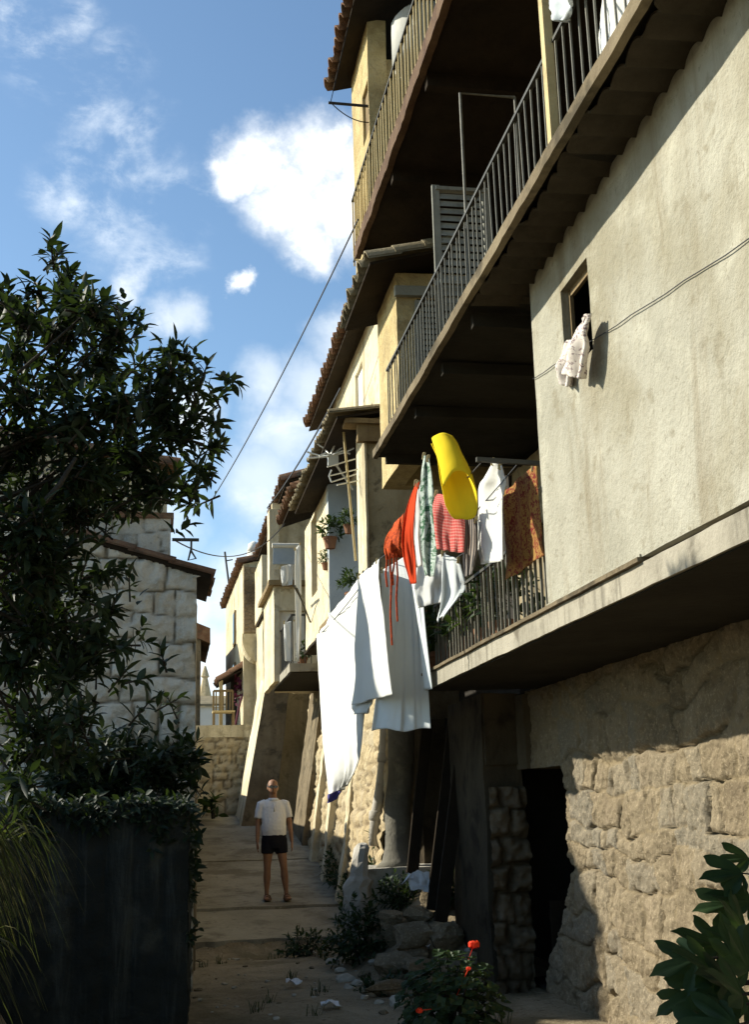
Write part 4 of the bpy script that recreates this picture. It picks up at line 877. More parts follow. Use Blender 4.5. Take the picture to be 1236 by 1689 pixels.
# thin mast far away
b=MB(); b.tube([A(378,965,Y=33),A(371,910,Y=33)],.03,5); b.tube([A(373,925,Y=33),A(384,923,Y=33)],.02,4); tag(b.build('far_mast',M['wire']),'thin leaning mast above the far white house','mast')

# ------------------------------------------------------------------ PLANTS
def leaf(mb,p,d,n,ln,wd,fold=.35,curl=.25):
    d=d.normalized(); s=d.cross(n)
    if s.length<1e-3: s=d.orthogonal()
    s.normalize(); n=s.cross(d)
    pr=[(0,.06),(.22,.75),(.5,1.),(.78,.62),(1.,.02)]; vs=[]
    for t,w in pr:
        c=p+d*(ln*t)-n*(curl*ln*t*t); e=wd*.5*w
        vs+= [c-s*e+n*(fold*e),c,c+s*e+n*(fold*e)]
    mb.add(vs,[q for i in range(4) for q in ((i*3,i*3+1,i*3+4,i*3+3),(i*3+1,i*3+2,i*3+5,i*3+4))])
def rv(r): 
    while 1:
        v=V((r.uniform(-1,1),r.uniform(-1,1),r.uniform(-1,1)))
        if .05<v.length<1: return v.normalized()
def sprig(mb,wd,p,d,r,n=8,ln=.1,lw=.032,stem=.18,taper=.5):
    """one twig end with a spiral of pointed leaves"""
    d=d.normalized(); a0=r.uniform(0,6)
    if wd is not None: wd.tube([p-d*stem*1.2,p-d*stem*.3,p+d*.02],[.006,.0045,.003],4)
    u=d.orthogonal().normalized(); w=d.cross(u)
    for i in range(n):
        t=i/(n-1); a=a0+i*2.4; o=(u*math.cos(a)+w*math.sin(a))
        dd=(d*lerp(.25,1.1,t)+o*lerp(1.,.45,t)+V((0,0,-.12))).normalized()
        leaf(mb,p-d*stem*(1-t),dd,(d+V((0,0,.6))).normalized(),ln*r.uniform(.55,1.3),lw*r.uniform(.7,1.3),r.uniform(.2,.5),r.uniform(.1,.45))
def crown(clumps,label_parent,wood,leafmat,seed,ln=.105,lw=.034,dens=1.,ydep=(6.4,7.9),rootp=None,spread=.55,st=1.):
    r=random.Random(seed); lv=MB(); wd=MB()
    for (px,py,rp,dn) in clumps:
        if st<1 and py>860 and px>150: dn*=.62
        elif st<1 and py>860 and px>95: dn*=.8
        Y=r.uniform(*ydep); c=A(px,py,Y=Y); rad=rp/F*Y
        if rootp is not None and rp>34:
            s=rootp+V((r.uniform(-.1,.1),r.uniform(-.1,.1),r.uniform(0,.9))); mid=s.lerp(c,.55)+V((r.uniform(-.1,.1),r.uniform(-.1,.1),r.uniform(.0,.2)))
            wd.tube([s,s.lerp(mid,.5),mid,mid.lerp(c,.6),c],[.016,.013,.010,.007,.004],5)
        for _ in range(int(dn*dens*(rp/30.)**2*7)):
            v=rv(r)*rad*(r.random()**.45); q=c+V((v.x,v.y*1.3*spread/.55,v.z))
            dirn=(v.normalized()*.7+V((0,0,.55))+rv(r)*.45)
            sprig(lv,wd if r.random()<.5 else None,q,dirn,r,r.choice((6,7,8,9)),ln,lw,r.uniform(.1,.2)*st)
    return lv,wd
TR=thing('bitter_orange_tree','dense dark evergreen tree with pointed leaves rising over the garden wall on the left','tree',(-1.45,5.3,1.0))
rootp=V((-1.3,5.3,2.0))
cl=[(85,392,16,.9),(92,420,20,1.2),(105,455,28,1.2),(120,490,34,1.2),(60,480,30,.9),(15,495,34,1.1),(40,520,34,1),(150,510,40,1.1),(100,540,46,1.1),(30,570,44,.9),(205,510,26,1),(232,525,20,1),(190,545,36,1.1),(170,590,50,1),(100,610,50,.9),(230,600,34,.75),(40,640,50,.75),(285,575,26,1),(310,585,24,1),(275,615,36,1.1),(320,625,30,1),(345,640,22,.6),(385,622,16,.9),(372,640,12,.8),(340,610,16,.8),(400,640,9,1),(330,670,26,1),(355,690,18,.7),(255,660,48,1.2),(190,660,50,1.2),(120,690,55,1.1),(40,720,55,1.0),(290,710,50,1.2),(350,735,26,1),(220,740,60,1.3),(330,770,22,.9),(140,770,60,1.2),(60,800,60,1.2),(260,800,45,1.1),(310,800,34,1.1),(200,820,45,1.0),(330,830,14,1),(300,862,16,1),(325,862,8,1),(130,840,50,1.2),(40,870,60,1.2),(110,900,45,1.),(170,870,24,.8),(60,940,50,1.1),(190,930,26,.9),(215,950,20,.9),(130,970,40,1.1),(40,1010,50,1.1),(95,1030,40,1.1),(170,1000,30,1.1),(190,1060,26,1.1),(150,1080,40,1.2),(80,1100,40,1),(20,1090,40,1),(225,1040,18,.9),(250,1050,15,.9),(265,1090,16,.8),(240,1100,20,.8),(200,1110,24,.7),(285,1150,20,1),(265,1165,16,.8),(30,1160,36,.9),(130,1180,34,1.3),(100,1230,40,1.2),(40,1240,40,1),(60,985,50,1.2),(110,1110,40,1),(165,945,26,1),(20,960,40,1.1),(150,1030,30,1),(110,1070,36,1),(60,1040,36,1.1),(215,905,14,.8),(70,1190,40,1.2),(150,1150,24,.8),(240,1165,16,.7),(-40,520,60,1),(-60,640,70,1),(-50,760,70,1),(-60,880,70,1),(-50,1000,60,1),(-150,560,80,1),(-170,700,90,1),(-160,850,90,1),(-270,640,80,1),(-290,780,90,1),(-260,930,80,1),(-150,1000,70,.9),(-380,760,70,.9),(-60,430,40,1),(-160,450,50,1),(170,1230,40,1.3),(220,1190,20,.7),(30,1290,36,.8)]
lv,wd=crown(cl,TR,None,None,11,ln=.08,lw=.027,ydep=(4.7,5.9),rootp=rootp,dens=1.25,st=.72)
wd.tube([(-1.45,5.3,.8),(-1.4,5.3,1.5),(-1.3,5.3,2.0),(-1.15,5.3,2.5),(-.95,5.2,3.0)],[.10,.085,.07,.04,.018],8)
p=A(55,850,Y=4.75); q=A(125,755,Y=4.8); wd.tube([V((-1.3,5.3,2.1)),p,p.lerp(q,.5)+V((.02,0,.01)),q],[.02,.014,.011,.008],6)
lv.build('crown',M['leaf'],TR,smooth=True); wd.build('trunk',M['bark'],TR,smooth=True)
SH=thing('wall_shrub','dark leafy shrub growing along the top of the garden wall against the granite house','shrub',(-.4,11.2,1.4))
cl=[(215,1225,30,1),(120,1255,40,1.2),(180,1255,40,1.2),(300,1215,18,.8),(270,1245,34,1.2),(310,1240,26,1.2),(240,1275,36,1.2),(200,1290,36,1.1),(290,1285,30,1.1),(150,1290,40,1.1),(320,1290,16,1),(110,1290,36,1),(330,1265,10,.8)]
lv,wd=crown(cl,SH,None,None,12,ln=.13,lw=.05,ydep=(11.1,11.7),dens=1.9)
wd.tube([(-.4,11.75,1.55),(-.38,11.7,1.9),(-.35,11.4,2.1)],[.04,.03,.015],6); wd.tube([(.05,11.75,1.6),(.08,11.7,1.8),(.1,11.4,2.1)],[.04,.03,.015],6)
lv.build('foliage',M['leaf'],SH,smooth=True); wd.build('stem',M['bark'],SH)
S2=thing('roadside_shrub','small dark shrub at the foot of the terrace wall on the left of the lane','shrub',A(352,1345,Y=25.5))
lv,wd=crown([(350,1325,16,1.5),(338,1318,12,1.4),(362,1335,12,1.4)],S2,None,None,13,ln=.3,lw=.10,ydep=(25.2,25.8),dens=1.2)
b=MB(); b.tube([A(352,1350,Y=25.5),A(350,1330,Y=25.5)],.04,5); b.build('stem',M['bark'],S2); lv.build('foliage',M['leaf2'],S2,smooth=True)
def bush(name,label,cat,c,rx,ry,rz,n,ln,lw,seed,m='leaf2',group=None):
    r=random.Random(seed); T=thing(name,label,cat,c,group); lv=MB(); wd=MB(); c=V(c)
    for i in range(n):
        v=rv(r); v.z=abs(v.z); k=r.random()**.4; q=c+V((v.x*rx*k,v.y*ry*k,v.z*rz*k+.03))
        q+=V((.08*nz((i*.3,seed,0),1),0,.1*rz*nz((v.x*2,v.y*2,seed),1.5)))
        sprig(lv,None,q,v+V((0,0,.4))+rv(r)*.5,r,r.choice((5,6,7)),ln,lw,r.uniform(.05,.1))
    for i in range(5): wd.tube([c-V((0,0,.05)),c+V((r.uniform(-.5,.5)*rx,r.uniform(-.5,.5)*ry,rz*.6))],[.012,.005],4)
    lv.build('foliage',M[m],T,smooth=True); wd.build('stem',M['bark'],T); return T
g=A(600,1590,Z=.1)
bush('dark_bush','rounded dark green bush at the left of the rubble heap','bush',(2.02,12.9,ground(2.02,12.9)),.42,.4,.62,150,.075,.035,21)
bush('dark_bush','low spreading bush at the broken edge of the concrete lane','bush',(1.62,14.3,ground(1.62,14.3)),.35,.25,.28,60,.07,.03,22)
bush('weed','scrubby weed clump growing out of the plinth side','weed',(2.55,13.35,ground(2.55,13.35)),.34,.2,.42,70,.07,.03,23)
bush('weed','low green weeds spilling over the front of the rubble heap','weed',(1.98,11.0,ground(1.98,11.0)),.30,.2,.16,45,.06,.028,24)
bush('weed','weeds climbing the pale pipe foot behind the stone post','weed',(2.62,15.2,.5),.22,.3,1.0,80,.07,.03,25)
bush('weed','weeds rooted in the shaded wall foot beside the man','weed',(2.55,18.3,.5),.18,1.2,.55,110,.08,.035,26)
bush('weed','weeds rooted in the shaded wall foot nearer the post','weed',(2.45,16.3,.2),.2,.7,.5,80,.08,.035,27)
bush('weed','dusky weeds inside the undercroft beside the leaning planks','weed',(2.9,12.6,ground(2.9,12.6)),.25,.3,.4,40,.08,.035,28)
# geranium
gc=V((2.10,9.15,ground(2.1,9.15))); GE=thing('geranium','bushy geranium with a few scarlet flowers in the foreground dirt','geranium',gc)
r=random.Random(31); lv=MB(); st=MB()
for i in range(430):
    v=rv(r); v.z=abs(v.z); k=r.random()**.35; q=gc+V((v.x*.44*k,v.y*.4*k,v.z*.62*k))
    nrm=(v*.8+V((-.1,-.3,.7))+rv(r)*.4).normalized(); u=nrm.orthogonal().normalized(); w=nrm.cross(u); s=r.uniform(.03,.055); n=9
    vs=[q-nrm*.012]+[q+(u*math.cos(2*PI*j/n)+w*math.sin(2*PI*j/n))*s*(1+.13*math.cos(j*PI))*(.35 if j==0 else 1)+nrm*(.008*math.cos(j*2.1)) for j in range(n)]
    lv.add(vs,[(0,j+1,(j+1)%n+1) for j in range(n)])
    if i%6==0: st.tube([gc+V((v.x*.05,v.y*.05,0)),gc.lerp(q,.6)+V((0,0,.03)),q],[.007,.006,.004],4)
lv.build('foliage',M['leaf2'],GE); st.build('stem',M['bark'],GE)
for (px,py,yy,s) in ((782,1557,9.3,.05),(773,1597,8.9,.022),(692,1666,8.75,.028)):
    b=MB(); c=A(px,py,Y=yy)
    for k in range(26):
        v=rv(r); v.z*=.6; n=v; u=n.orthogonal().normalized()*s*.42; w=n.cross(u); p=c+v*s*.8; b.quad(p-u,p-w,p+u,p+w)
    b.tube([c,c.lerp(gc+V((0,0,.2)),.5),gc+V((0,0,.2))],.003,4); b.build('flower',M['petal'],GE)
# fig
FG=thing('fig_tree','young fig with big lobed leaves leaning in from the right foreground','fig',(2.75,4.75,ground(2.75,4.75)))
lv=MB(); wd=MB(); r=random.Random(41)
def figleaf(c,d,n,s):
    d=d.normalized(); sd=d.cross(n).normalized(); n=sd.cross(d)
    pts=[]
    k0=r.uniform(.9,1.1); lobes=[(-2.25,.5),(-1.15,.84),(0,1.05),(1.15,.84),(2.25,.5)]
    for i,(a,l) in enumerate(lobes):
        a=a*.60*k0+r.uniform(-.05,.05); l*=r.uniform(.9,1.08)
        for da,k in ((-.27,.66),(-.22,.79),(-.15,.90),(-.06,.98),(0,1.03),(.06,.98),(.15,.90),(.22,.79),(.27,.66)): pts.append((a+da,l*k*(1+.03*math.sin(da*60+i))))
        if i<4: pts.append(((a+lobes[i+1][0]*.60*k0)/2,.47))
    vs=[c]; 
    for a,l in pts: 
        q=d*math.cos(a)*l*s+sd*math.sin(a)*l*s; vs.append(c+q-n*(.18*s*l*l)+n*(.06*s*math.sin(a*7+l*3)))
    mid=[c+(v-c)*.5+n*.02*s for v in vs[1:]]
    k=len(pts); o=[c]+mid+vs[1:]
    fs=[(0,i+1,i+2) for i in range(k-1)]+[(i+1,i+1+k,i+2+k,i+2) for i in range(k-1)]
    lv.add(o,fs)
base=V((2.75,4.75,ground(2.75,4.75)))
for (px,py,yy,dx,dz,s) in ((1236,1415,4.9,-1,.15,.16),(1225,1440,4.6,-1,.1,.2),(1210,1490,4.7,-1,-.05,.2),(1240,1485,4.6,-1,.3,.2),(1228,1535,4.5,-.5,.7,.2),(1190,1560,4.6,-.9,.4,.2),(1150,1580,4.4,-1,-.15,.22),(1215,1585,4.4,-.2,.8,.19),(1180,1600,4.3,-.8,.5,.2),(1165,1625,4.4,-1,-.3,.19),(1205,1620,4.3,-.6,.3,.2),(1236,1600,4.2,-.3,.6,.22),(1200,1660,4.2,-.8,-.2,.2),(1236,1650,4.3,-.7,.2,.22),(1170,1665,4.3,-.9,-.3,.18),(1130,1640,4.5,-1,-.5,.15),(1215,1690,4.1,-.8,.1,.22),(1175,1700,4.2,-.9,.1,.2),(1236,1560,4.5,-.9,.5,.2),(1180,1640,4.5,-.7,.6,.18),(1225,1640,4.1,-.6,.5,.2)):
    c=A(px,py,Y=yy); figleaf(c,V((dx,-.25+r.uniform(-.3,.2),dz)),V((r.uniform(-.2,.3),-.75,.6)),s*.88)
    wd.tube([base+V((0,0,.5)),V((2.65,4.7,c.z-.05)).lerp(c,.4),c],[.012,.008,.004],4)
wd.tube([base-V((0,0,.1)),base+V((-.05,0,.5)),base+V((-.1,0,1.4))],[.04,.03,.015],6)
lv.build('leaves',M['fig'],FG,smooth=True); wd.build('stem',M['bark'],FG)
# grass clumps on the garden bank
def clump(name,label,c,n,ln,seed,lo=.4,dirx=.7):
    r=random.Random(seed); mb=MB(); c=V(c)
    for i in range(n):
        a=r.uniform(-1.5,1.1); o=V((math.cos(a)*dirx+.15,math.sin(a)*.8,0)); l=ln*r.uniform(.55,1.1); w=r.uniform(.008,.017)
        p=c+V((r.gauss(0,.12),r.gauss(0,.14),r.uniform(-.05,.05))); up=r.uniform(lo,1.0); s=V((0,0,1)).cross(o).normalized(); vs=[]
        k=6
        for j in range(k+1):
            t=j/k; q=p+o*(l*(t*.85))+V((0,0,l*(up*t-1.15*t*t))); e=w*(1-t*.92); vs+=[q-s*e,q+s*e]
        mb.add(vs,[(2*j,2*j+1,2*j+3,2*j+2) for j in range(k)])
    return tag(mb.build(name,M['grass'],None,smooth=True),label,'grass')
clump('grass_clump','upper clump of long arching grass hanging over the garden bank',(-1.22,6.0,1.62),300,.85,51)
clump('grass_clump','middle clump of yellowed grass drooping in the left foreground',(-1.06,5.3,1.10),260,.56,52)
clump('grass_clump','lowest yellow-green grass clump at the bottom left',(-1.0,4.9,.70),240,.5,53,.5)
clump('grass_clump','back clump of dark grass against the tarred garden wall',(-1.2,7.2,1.45),200,.8,54)
# grass tufts in the dirt and along the lane edge
TU=MB(); r=random.Random(5)
for i in range(40):
    x,y=(r.uniform(.35,2.6),r.uniform(9.3,15.2)) if i<22 else (r.choice((.42,2.62))+r.gauss(0,.06),r.uniform(15.6,24))
    z0=ground(x,y)+(.1 if y>15.5 else 0)
    for k in range(14):
        a=r.uniform(0,6.3); l=r.uniform(.05,.14); b_=V((x+r.gauss(0,.03),y+r.gauss(0,.03),z0-.01)); o=V((math.cos(a),math.sin(a),0)); s=V((-o.y,o.x,0))*.004
        TU.add([b_-s,b_+s,b_+o*l*.35+V((0,0,l*.8))+s*.7,b_+o*l*.35+V((0,0,l*.8))-s*.7,b_+o*l*.9+V((0,0,l*.9))],[(0,1,2,3),(3,2,4)])
tu=TU.build('grass_tufts',M['leaf2']); tu['kind']='stuff'; tag(tu,'sparse green grass tufts growing in the dirt and along the lane','grass')
# creeper spilling over the dark garden wall
CR=MB(); r=random.Random(77)
for i in range(200):
    if r.random()<.6: x=r.uniform(-1.05,.2); q=V((x,9.6-r.uniform(0,.1),1.68-abs(r.gauss(0,.16))+.05))
    else: q=V((.2+r.uniform(-.03,.06),9.6+r.uniform(-.05,1.5),1.66-abs(r.gauss(0,.45))))
    sprig(CR,None,q,V((r.uniform(-.5,.6),-.8,r.uniform(-.3,.6))),r,r.choice((5,6,7)),.085,.034,.1)
tag(CR.build('creeper',M['leaf'],None,smooth=True),'dark creeper spilling over the top edge of the tarred garden wall','creeper')
# potted plants
def potplant(label,c,s,seed,group='potted plants'):
    T=thing('potted_plant',label,'potted plant',c,group); c=V(c); r=random.Random(seed)
    b=MB(); b.loft([((c.x,c.y,c.z),.07*s,.07*s),((c.x,c.y,c.z+.13*s),.095*s,.095*s),((c.x,c.y,c.z+.14*s),.105*s,.105*s),((c.x,c.y,c.z+.17*s),.105*s,.105*s),((c.x,c.y,c.z+.16*s),.06*s,.06*s)],12); b.build('pot',M['terracotta'],T)
    lv=MB()
    for i in range(34):
        v=rv(r); v.z=abs(v.z); sprig(lv,None,c+V((v.x*.17*s,v.y*.17*s,.2*s+v.z*.26*s)),v+V((0,0,.3)),r,5,.09*s,.035*s,.06)
    lv.build('foliage',M['leaf2'],T,smooth=True); return T
for i,(px,py,x) in enumerate(((735,1075,2.55),(760,1062,2.55),(785,1050,2.6),(812,1040,2.6),(838,1028,2.62),(720,1060,2.6))):
    p=A(px,py,X=x); potplant(['leafy pot plant at the far end of the laundry balcony floor','second leafy pot plant along the laundry balcony','third leafy pot plant standing mid laundry balcony','pot plant behind the rail under the white cloth','pot plant behind the rail just left of the rug','tall dark pot plant deep behind the wide white sheet'][i],(x,p.y,2.72),1.5,60+i)
hp=A(545,905,Y=16.0); potplant('hanging pot of trailing plants on the cream wall of the loggia house',(hp.x,hp.y,hp.z),.95,70); p=A(538,940,Y=16.3); potplant('small dark pot below the hanging plants of the loggia house',(p.x,p.y,p.z),.6,71)
p=A(580,938,Y=14.3); potplant('trailing plant standing at the loggia corner under the aerial',(p.x,p.y,4.0),.9,72)
p=A(576,880,Y=15.0); potplant('leafy plant on the loggia rail beside the aerial mast',(p.x,p.y,p.z),.7,73)
potplant('small pot on the far slab balcony',(BALC.x+.25,19.8,BALC.z),.9,74)
# ------------------------------------------------------------------ MAN
def remesh(mb,voxel,smooth_it=3):
    o=mb.build('tmp_body',None); md=o.modifiers.new('r','REMESH'); md.mode='VOXEL'; md.voxel_size=voxel
    s=o.modifiers.new('s','SMOOTH'); s.factor=.5; s.iterations=smooth_it
    bpy.context.view_layer.update()
    ev=o.evaluated_get(bpy.context.evaluated_depsgraph_get()); me=ev.to_mesh()
    r=MB(); r.v=[v.co+o.location for v in me.vertices]; r.f=[tuple(p.vertices) for p in me.polygons]
    ev.to_mesh_clear(); d=o.data; bpy.data.objects.remove(o); bpy.data.meshes.remove(d); return r
mp=A(455,1482,Y=17.75); MZ=ramp(17.75)+.036; S=1.66/1.76
MAN=thing('person','person standing on the lane in white polo shirt, black shorts, sandals and dark glasses','person',(mp.x,17.75,MZ))
def T(x,y,z): return V((mp.x+x*S-.02*z,17.75+y*S,MZ+z*S))
def limb(mb,pts,n=12):
    P_=[T(*p[:3]) for p in pts]; mb.tube(P_,[p[3]*S for p in pts],n)
def tors(mb,secs,g=0.):
    mb.loft([(T(x,y,z),(rx+g)*S,(ry+g)*S) for x,y,z,rx,ry in secs],18)
b=MB()
tsec=[(0,0,.83,.15,.105),(0,0,.92,.172,.125),(0,-.01,1.02,.172,.135),(0,-.015,1.12,.168,.132),(0,-.005,1.25,.178,.125),(0,.005,1.36,.185,.112),(0,.01,1.43,.15,.09),(0,.012,1.48,.075,.065)]
tors(b,tsec)
limb(b,[(0,.015,1.44,.062),(0,.0,1.52,.058),(0,-.008,1.58,.06)])
# head: skull, jaw, nose, ears, brow
b.loft([(T(0,-.03,1.535),.028*S,.03*S),(T(0,-.028,1.555),.05*S,.058*S),(T(0,-.02,1.59),.066*S,.078*S),(T(0,-.012,1.63),.073*S,.092*S),(T(0,-.005,1.67),.076*S,.097*S),(T(0,0,1.71),.071*S,.09*S),(T(0,.0,1.74),.052*S,.066*S),(T(0,.0,1.757),.02*S,.03*S)],18)
b.loft([(T(0,-.098,1.605),.010*S,.008*S),(T(0,-.112,1.615),.017*S,.016*S),(T(0,-.104,1.64),.010*S,.014*S),(T(0,-.095,1.665),.007*S,.008*S)],10)
for s in (-1,1): b.blob(T(s*.078,.0,1.63),.012,.022,.034,1,.05,2); 
b.blob(T(0,-.092,1.578),.026,.012,.007,2,.05,2); b.blob(T(0,-.088,1.672),.055,.014,.012,3,.05,2)
for s in (-1,1):
    b.blob(T(s*.175,.01,1.385),.062,.06,.06,4,.05,2)
    arm=[(s*.17,.01,1.39,.054),(s*.210,.015,1.28,.048),(s*.238,.012,1.13,.042),(s*.243,.004,1.08,.039),(s*.25,-.03,.98,.036),(s*.258,-.05,.86,.027),(s*.26,-.055,.84,.027)]
    limb(b,arm)
    # hand: palm and five separate curled fingers
    b.loft([(T(s*.260,-.055,.85),.018*S,.027*S),(T(s*.262,-.06,.80),.017*S,.040*S),(T(s*.262,-.064,.755),.015*S,.042*S),(T(s*.262,-.066,.745),.012*S,.038*S)],12)
    for i,(dy,l,rr) in enumerate(((-.036,.066,.0092),(-.012,.075,.0098),(.012,.069,.0092),(.034,.054,.0082))):
        y=-.064+dy
        limb(b,[(s*.262,y,.76,rr*1.05),(s*.262,y-.004,.76-l*.42,rr),(s*.254,y-.007,.76-l*.78,rr*.92),(s*.243,y-.008,.76-l,rr*.75)],8)
    limb(b,[(s*.256,-.088,.825,.013),(s*.250,-.112,.79,.0115),(s*.246,-.121,.755,.0095),(s*.244,-.122,.742,.007)],8)
    lx=s*.092; fx=.03 if s>0 else -.004; fy=-.05 if s>0 else .02
    limb(b,[(lx,0,.90,.098),(lx+s*.004,.0,.78,.088),(lx+s*.012+fx*.3,-.005+fy*.4,.62,.07),(lx+s*.02+fx*.5,-.012+fy*.7,.50,.056),(lx+s*.022+fx*.6,-.005+fy*.8,.43,.052),(lx+s*.026+fx*.7,.012+fy*.85,.33,.058),(lx+s*.03+fx*.85,.012+fy*.9,.22,.045),(lx+s*.034+fx,.008+fy,.12,.032),(lx+s*.035+fx,.005+fy,.07,.034),(lx+s*.035+fx,.0+fy,.035,.036)],14)
    lx+=fx
    b.loft([(T(lx+s*.035,.055+fy,.028),.028*S,.02*S,(1,0,0),(0,0,1)),(T(lx+s*.037,.02+fy,.045),.036*S,.036*S,(1,0,0),(0,0,1)),(T(lx+s*.045,-.06+fy,.04),.04*S,.03*S,(1,0,0),(0,0,1)),(T(lx+s*.052,-.13+fy,.028),.045*S,.018*S,(1,0,0),(0,0,1)),(T(lx+s*.053,-.175+fy,.022),.035*S,.012*S,(1,0,0),(0,0,1))],12)
remesh(b,.0095,3).build('body',M['skin'],MAN,smooth=True)
b=MB()
tors(b,[(0,0,.90,.178,.130),(0,0,.93,.186,.140),(0,-.012,1.02,.19,.152),(0,-.018,1.12,.185,.148),(0,-.005,1.25,.193,.138),(0,.005,1.36,.195,.122),(0,.01,1.43,.162,.10),(0,.012,1.465,.095,.078)])
for s in (-1,1): limb(b,[(s*.12,.01,1.40,.07),(s*.18,.01,1.385,.074),(s*.208,.01,1.29,.070),(s*.226,.005,1.20,.068),(s*.228,.004,1.185,.066)],14)
so=remesh(b,.011,2).build('polo_shirt',M['shirt'],MAN,smooth=True,wear=.009,wfr=7)
b=MB(); b.loft([(T(0,-.004,1.435),.105*S,.09*S),(T(0,-.002,1.462),.083*S,.080*S),(T(0,-.004,1.482),.072*S,.072*S),(T(0,-.004,1.455),.070*S,.07*S)],18); b.bar(T(0,-.128,1.40),T(0,-.138,1.28),.022,.006,upv=(0,1,0)); b.build('collar',M['shirt'],so,smooth=True)
b=MB()
tors(b,[(0,0,.74,.16,.11),(0,0,.83,.182,.13),(0,0,.90,.186,.14),(0,-.002,.945,.184,.144)])
for s in (-1,1): limb(b,[(s*.092,0,.88,.105),(s*.098,0,.78,.104),(s*.108,-.002,.68,.097),(s*.109,-.002,.665,.095)],14)
remesh(b,.012,2).build('shorts',M['shorts'],MAN,smooth=True,wear=.006,wfr=8)
for s in (-1,1):
    b=MB(); lx=s*.092+(.03 if s>0 else -.004); fy=-.05 if s>0 else .02
    pts=[T(lx+s*.035+a*.047*w,yy+fy,.0) for yy,w,a in ((.075,.6,-1),(.0,.8,-1),(-.08,.95,-1),(-.15,1.,-1),(-.19,.6,-1),(-.19,.6,1),(-.15,1.2,1),(-.08,1.1,1),(.0,.8,1),(.075,.6,1))]
    b.prism(pts,(0,0,.016)); 
    for yy,h in ((-.12,.05),(-.045,.078)): b.tube([T(lx+s*.035-.05,yy+fy,.01),T(lx+s*.035-.035,yy+fy,h*.8),T(lx+s*.042,yy+fy,h+.006),T(lx+s*.035+.045,yy+fy,h*.75),T(lx+s*.035+.056,yy+fy,.01)],.009,5)
    b.build('sandal',M['sandal'],MAN)
b=MB()
for s in (-1,1): b.loft([(T(s*.034,-.108,1.645),.030*S,.022*S,(1,0,0),(0,0,1)),(T(s*.034,-.118,1.645),.030*S,.022*S,(1,0,0),(0,0,1))],12); b.tube([T(s*.062,-.108,1.65),T(s*.08,-.05,1.652),T(s*.082,.0,1.645)],.0045,5)
b.tube([T(-.01,-.115,1.652),T(.01,-.115,1.652)],.005,5); b.build('sunglasses',M['glass'],MAN)
b=MB(); 
for s in (-1,1): b.blob(T(s*.062,.025,1.66),.024,.06,.045,5,.15,2)
b.blob(T(0,.065,1.655),.065,.04,.06,6,.15,2); b.build('hair',M['hair'],MAN,smooth=True)

# ------------------------------------------------------------------ LIGHT AND SKY
EL=R(30.5); AZ=V((-.94,.35,0)).normalized(); SUN=V((AZ.x*math.cos(EL),AZ.y*math.cos(EL),math.sin(EL)))
sd=bpy.data.lights.new('sun','SUN'); sd.energy=4.6; sd.angle=R(.9); sd.color=(1,.94,.80)
so=bpy.data.objects.new('sun',sd); COL.objects.link(so); so.rotation_euler=SUN.to_track_quat('Z','Y').to_euler(); so.location=(-20,8,25)
w=bpy.data.worlds.new('World'); scene.world=w; w.use_nodes=True; t=NT(w.node_tree); t.n.clear()
out=t.new('ShaderNodeOutputWorld'); bg=t.new('ShaderNodeBackground'); t.l.new(bg.outputs[0],out.inputs[0])
sky=t.new('ShaderNodeTexSky'); sky.sky_type='NISHITA'; sky.sun_disc=False; sky.sun_elevation=EL; sky.sun_rotation=math.atan2(AZ.x,AZ.y); sky.altitude=100; sky.air_density=1.; sky.dust_density=.6; sky.ozone_density=1.5
D=t.new('ShaderNodeTexCoord').outputs['Generated']
nw=t.new('ShaderNodeTexNoise'); t.put(nw.inputs['Vector'],D); nw.inputs['Scale'].default_value=14; nw.inputs['Detail'].default_value=12; nw.inputs['Roughness'].default_value=.62
off=t.new('ShaderNodeVectorMath',operation='SCALE'); t.put(off.inputs[0],t.vmath('SUBTRACT',nw.outputs['Color'],(.5,.5,.5))); off.inputs['Scale'].default_value=.062
DW=t.vmath('ADD',D,off.outputs[0])
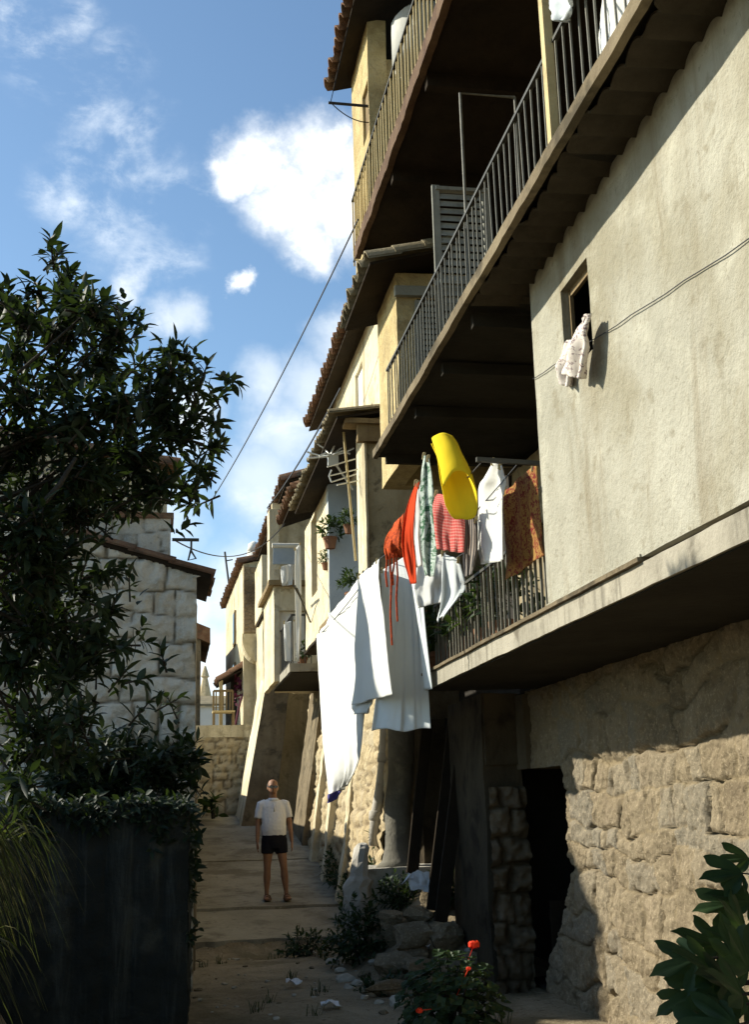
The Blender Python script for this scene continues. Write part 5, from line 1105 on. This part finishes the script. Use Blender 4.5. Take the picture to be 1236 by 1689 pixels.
def cmask(blobs,soft):
    m_=None
    for px,py,rp in blobs:
        c=ray(px,py).normalized(); d=t.vmath('DISTANCE',DW,tuple(c)); r_=rp/F*1.25
        k=t.mrange(d,r_,r_*soft,0,1); m_=k if m_ is None else t.math('MAXIMUM',m_,k)
    return m_
cum=cmask([(520,250,72),(430,262,62),(475,335,82),(560,350,78),(505,405,52),(392,290,42),(600,260,80),(660,330,100),(385,468,24),(540,215,36)],.18)
low=cmask([(440,800,95),(360,1090,130),(520,640,70),(320,1000,90),(480,720,80),(560,560,60),(400,980,110),(300,700,70),(440,640,60),(250,860,90),(400,930,60),(300,520,40),(230,470,30)],.05)
wis=cmask([(70,60,60),(110,120,60),(150,180,55),(210,200,60),(250,185,40),(225,250,60),(130,260,50),(30,20,60),(60,100,70),(140,150,70),(200,260,80),(330,330,60),(90,300,60),(160,330,70),(240,330,60),(120,30,40),(200,100,50),(280,290,50),(120,340,50),(260,430,70),(180,390,60)],.0)
fine=t.mrange(t.noise(t.scalev(D,(1,1,1.6)),13,7,.62,.25),.42,.72)
skyc=t.mix(1.,sky.outputs[0],(.094,.106,.107),'MULTIPLY')
hs=t.new('ShaderNodeHueSaturation'); hs.inputs['Saturation'].default_value=1.0; t.put(hs.inputs['Color'],skyc)
c=hs.outputs[0]
c=t.mix(t.math('MULTIPLY',t.math('MULTIPLY',wis,fine),.72),c,(.66,.71,.75))
c=t.mix(t.math('MULTIPLY',low,t.math('MULTIPLY_ADD',fine,.4,.58)),c,(.66,.70,.72))
shade=t.mrange(t.noise(D,30,8,.65),.36,.6)
c=t.mix(cum,c,t.mix(shade,(.56,.60,.64),(.90,.90,.87)))
t.put(bg.inputs[0],c); bg.inputs[1].default_value=1.
scene.view_settings.view_transform='Standard'; scene.view_settings.look='None'; scene.view_settings.exposure=.85; scene.view_settings.gamma=1
scene.render.engine='CYCLES'; scene.cycles.max_bounces=6; scene.cycles.diffuse_bounces=3
scene.render.resolution_x=750; scene.render.resolution_y=1024
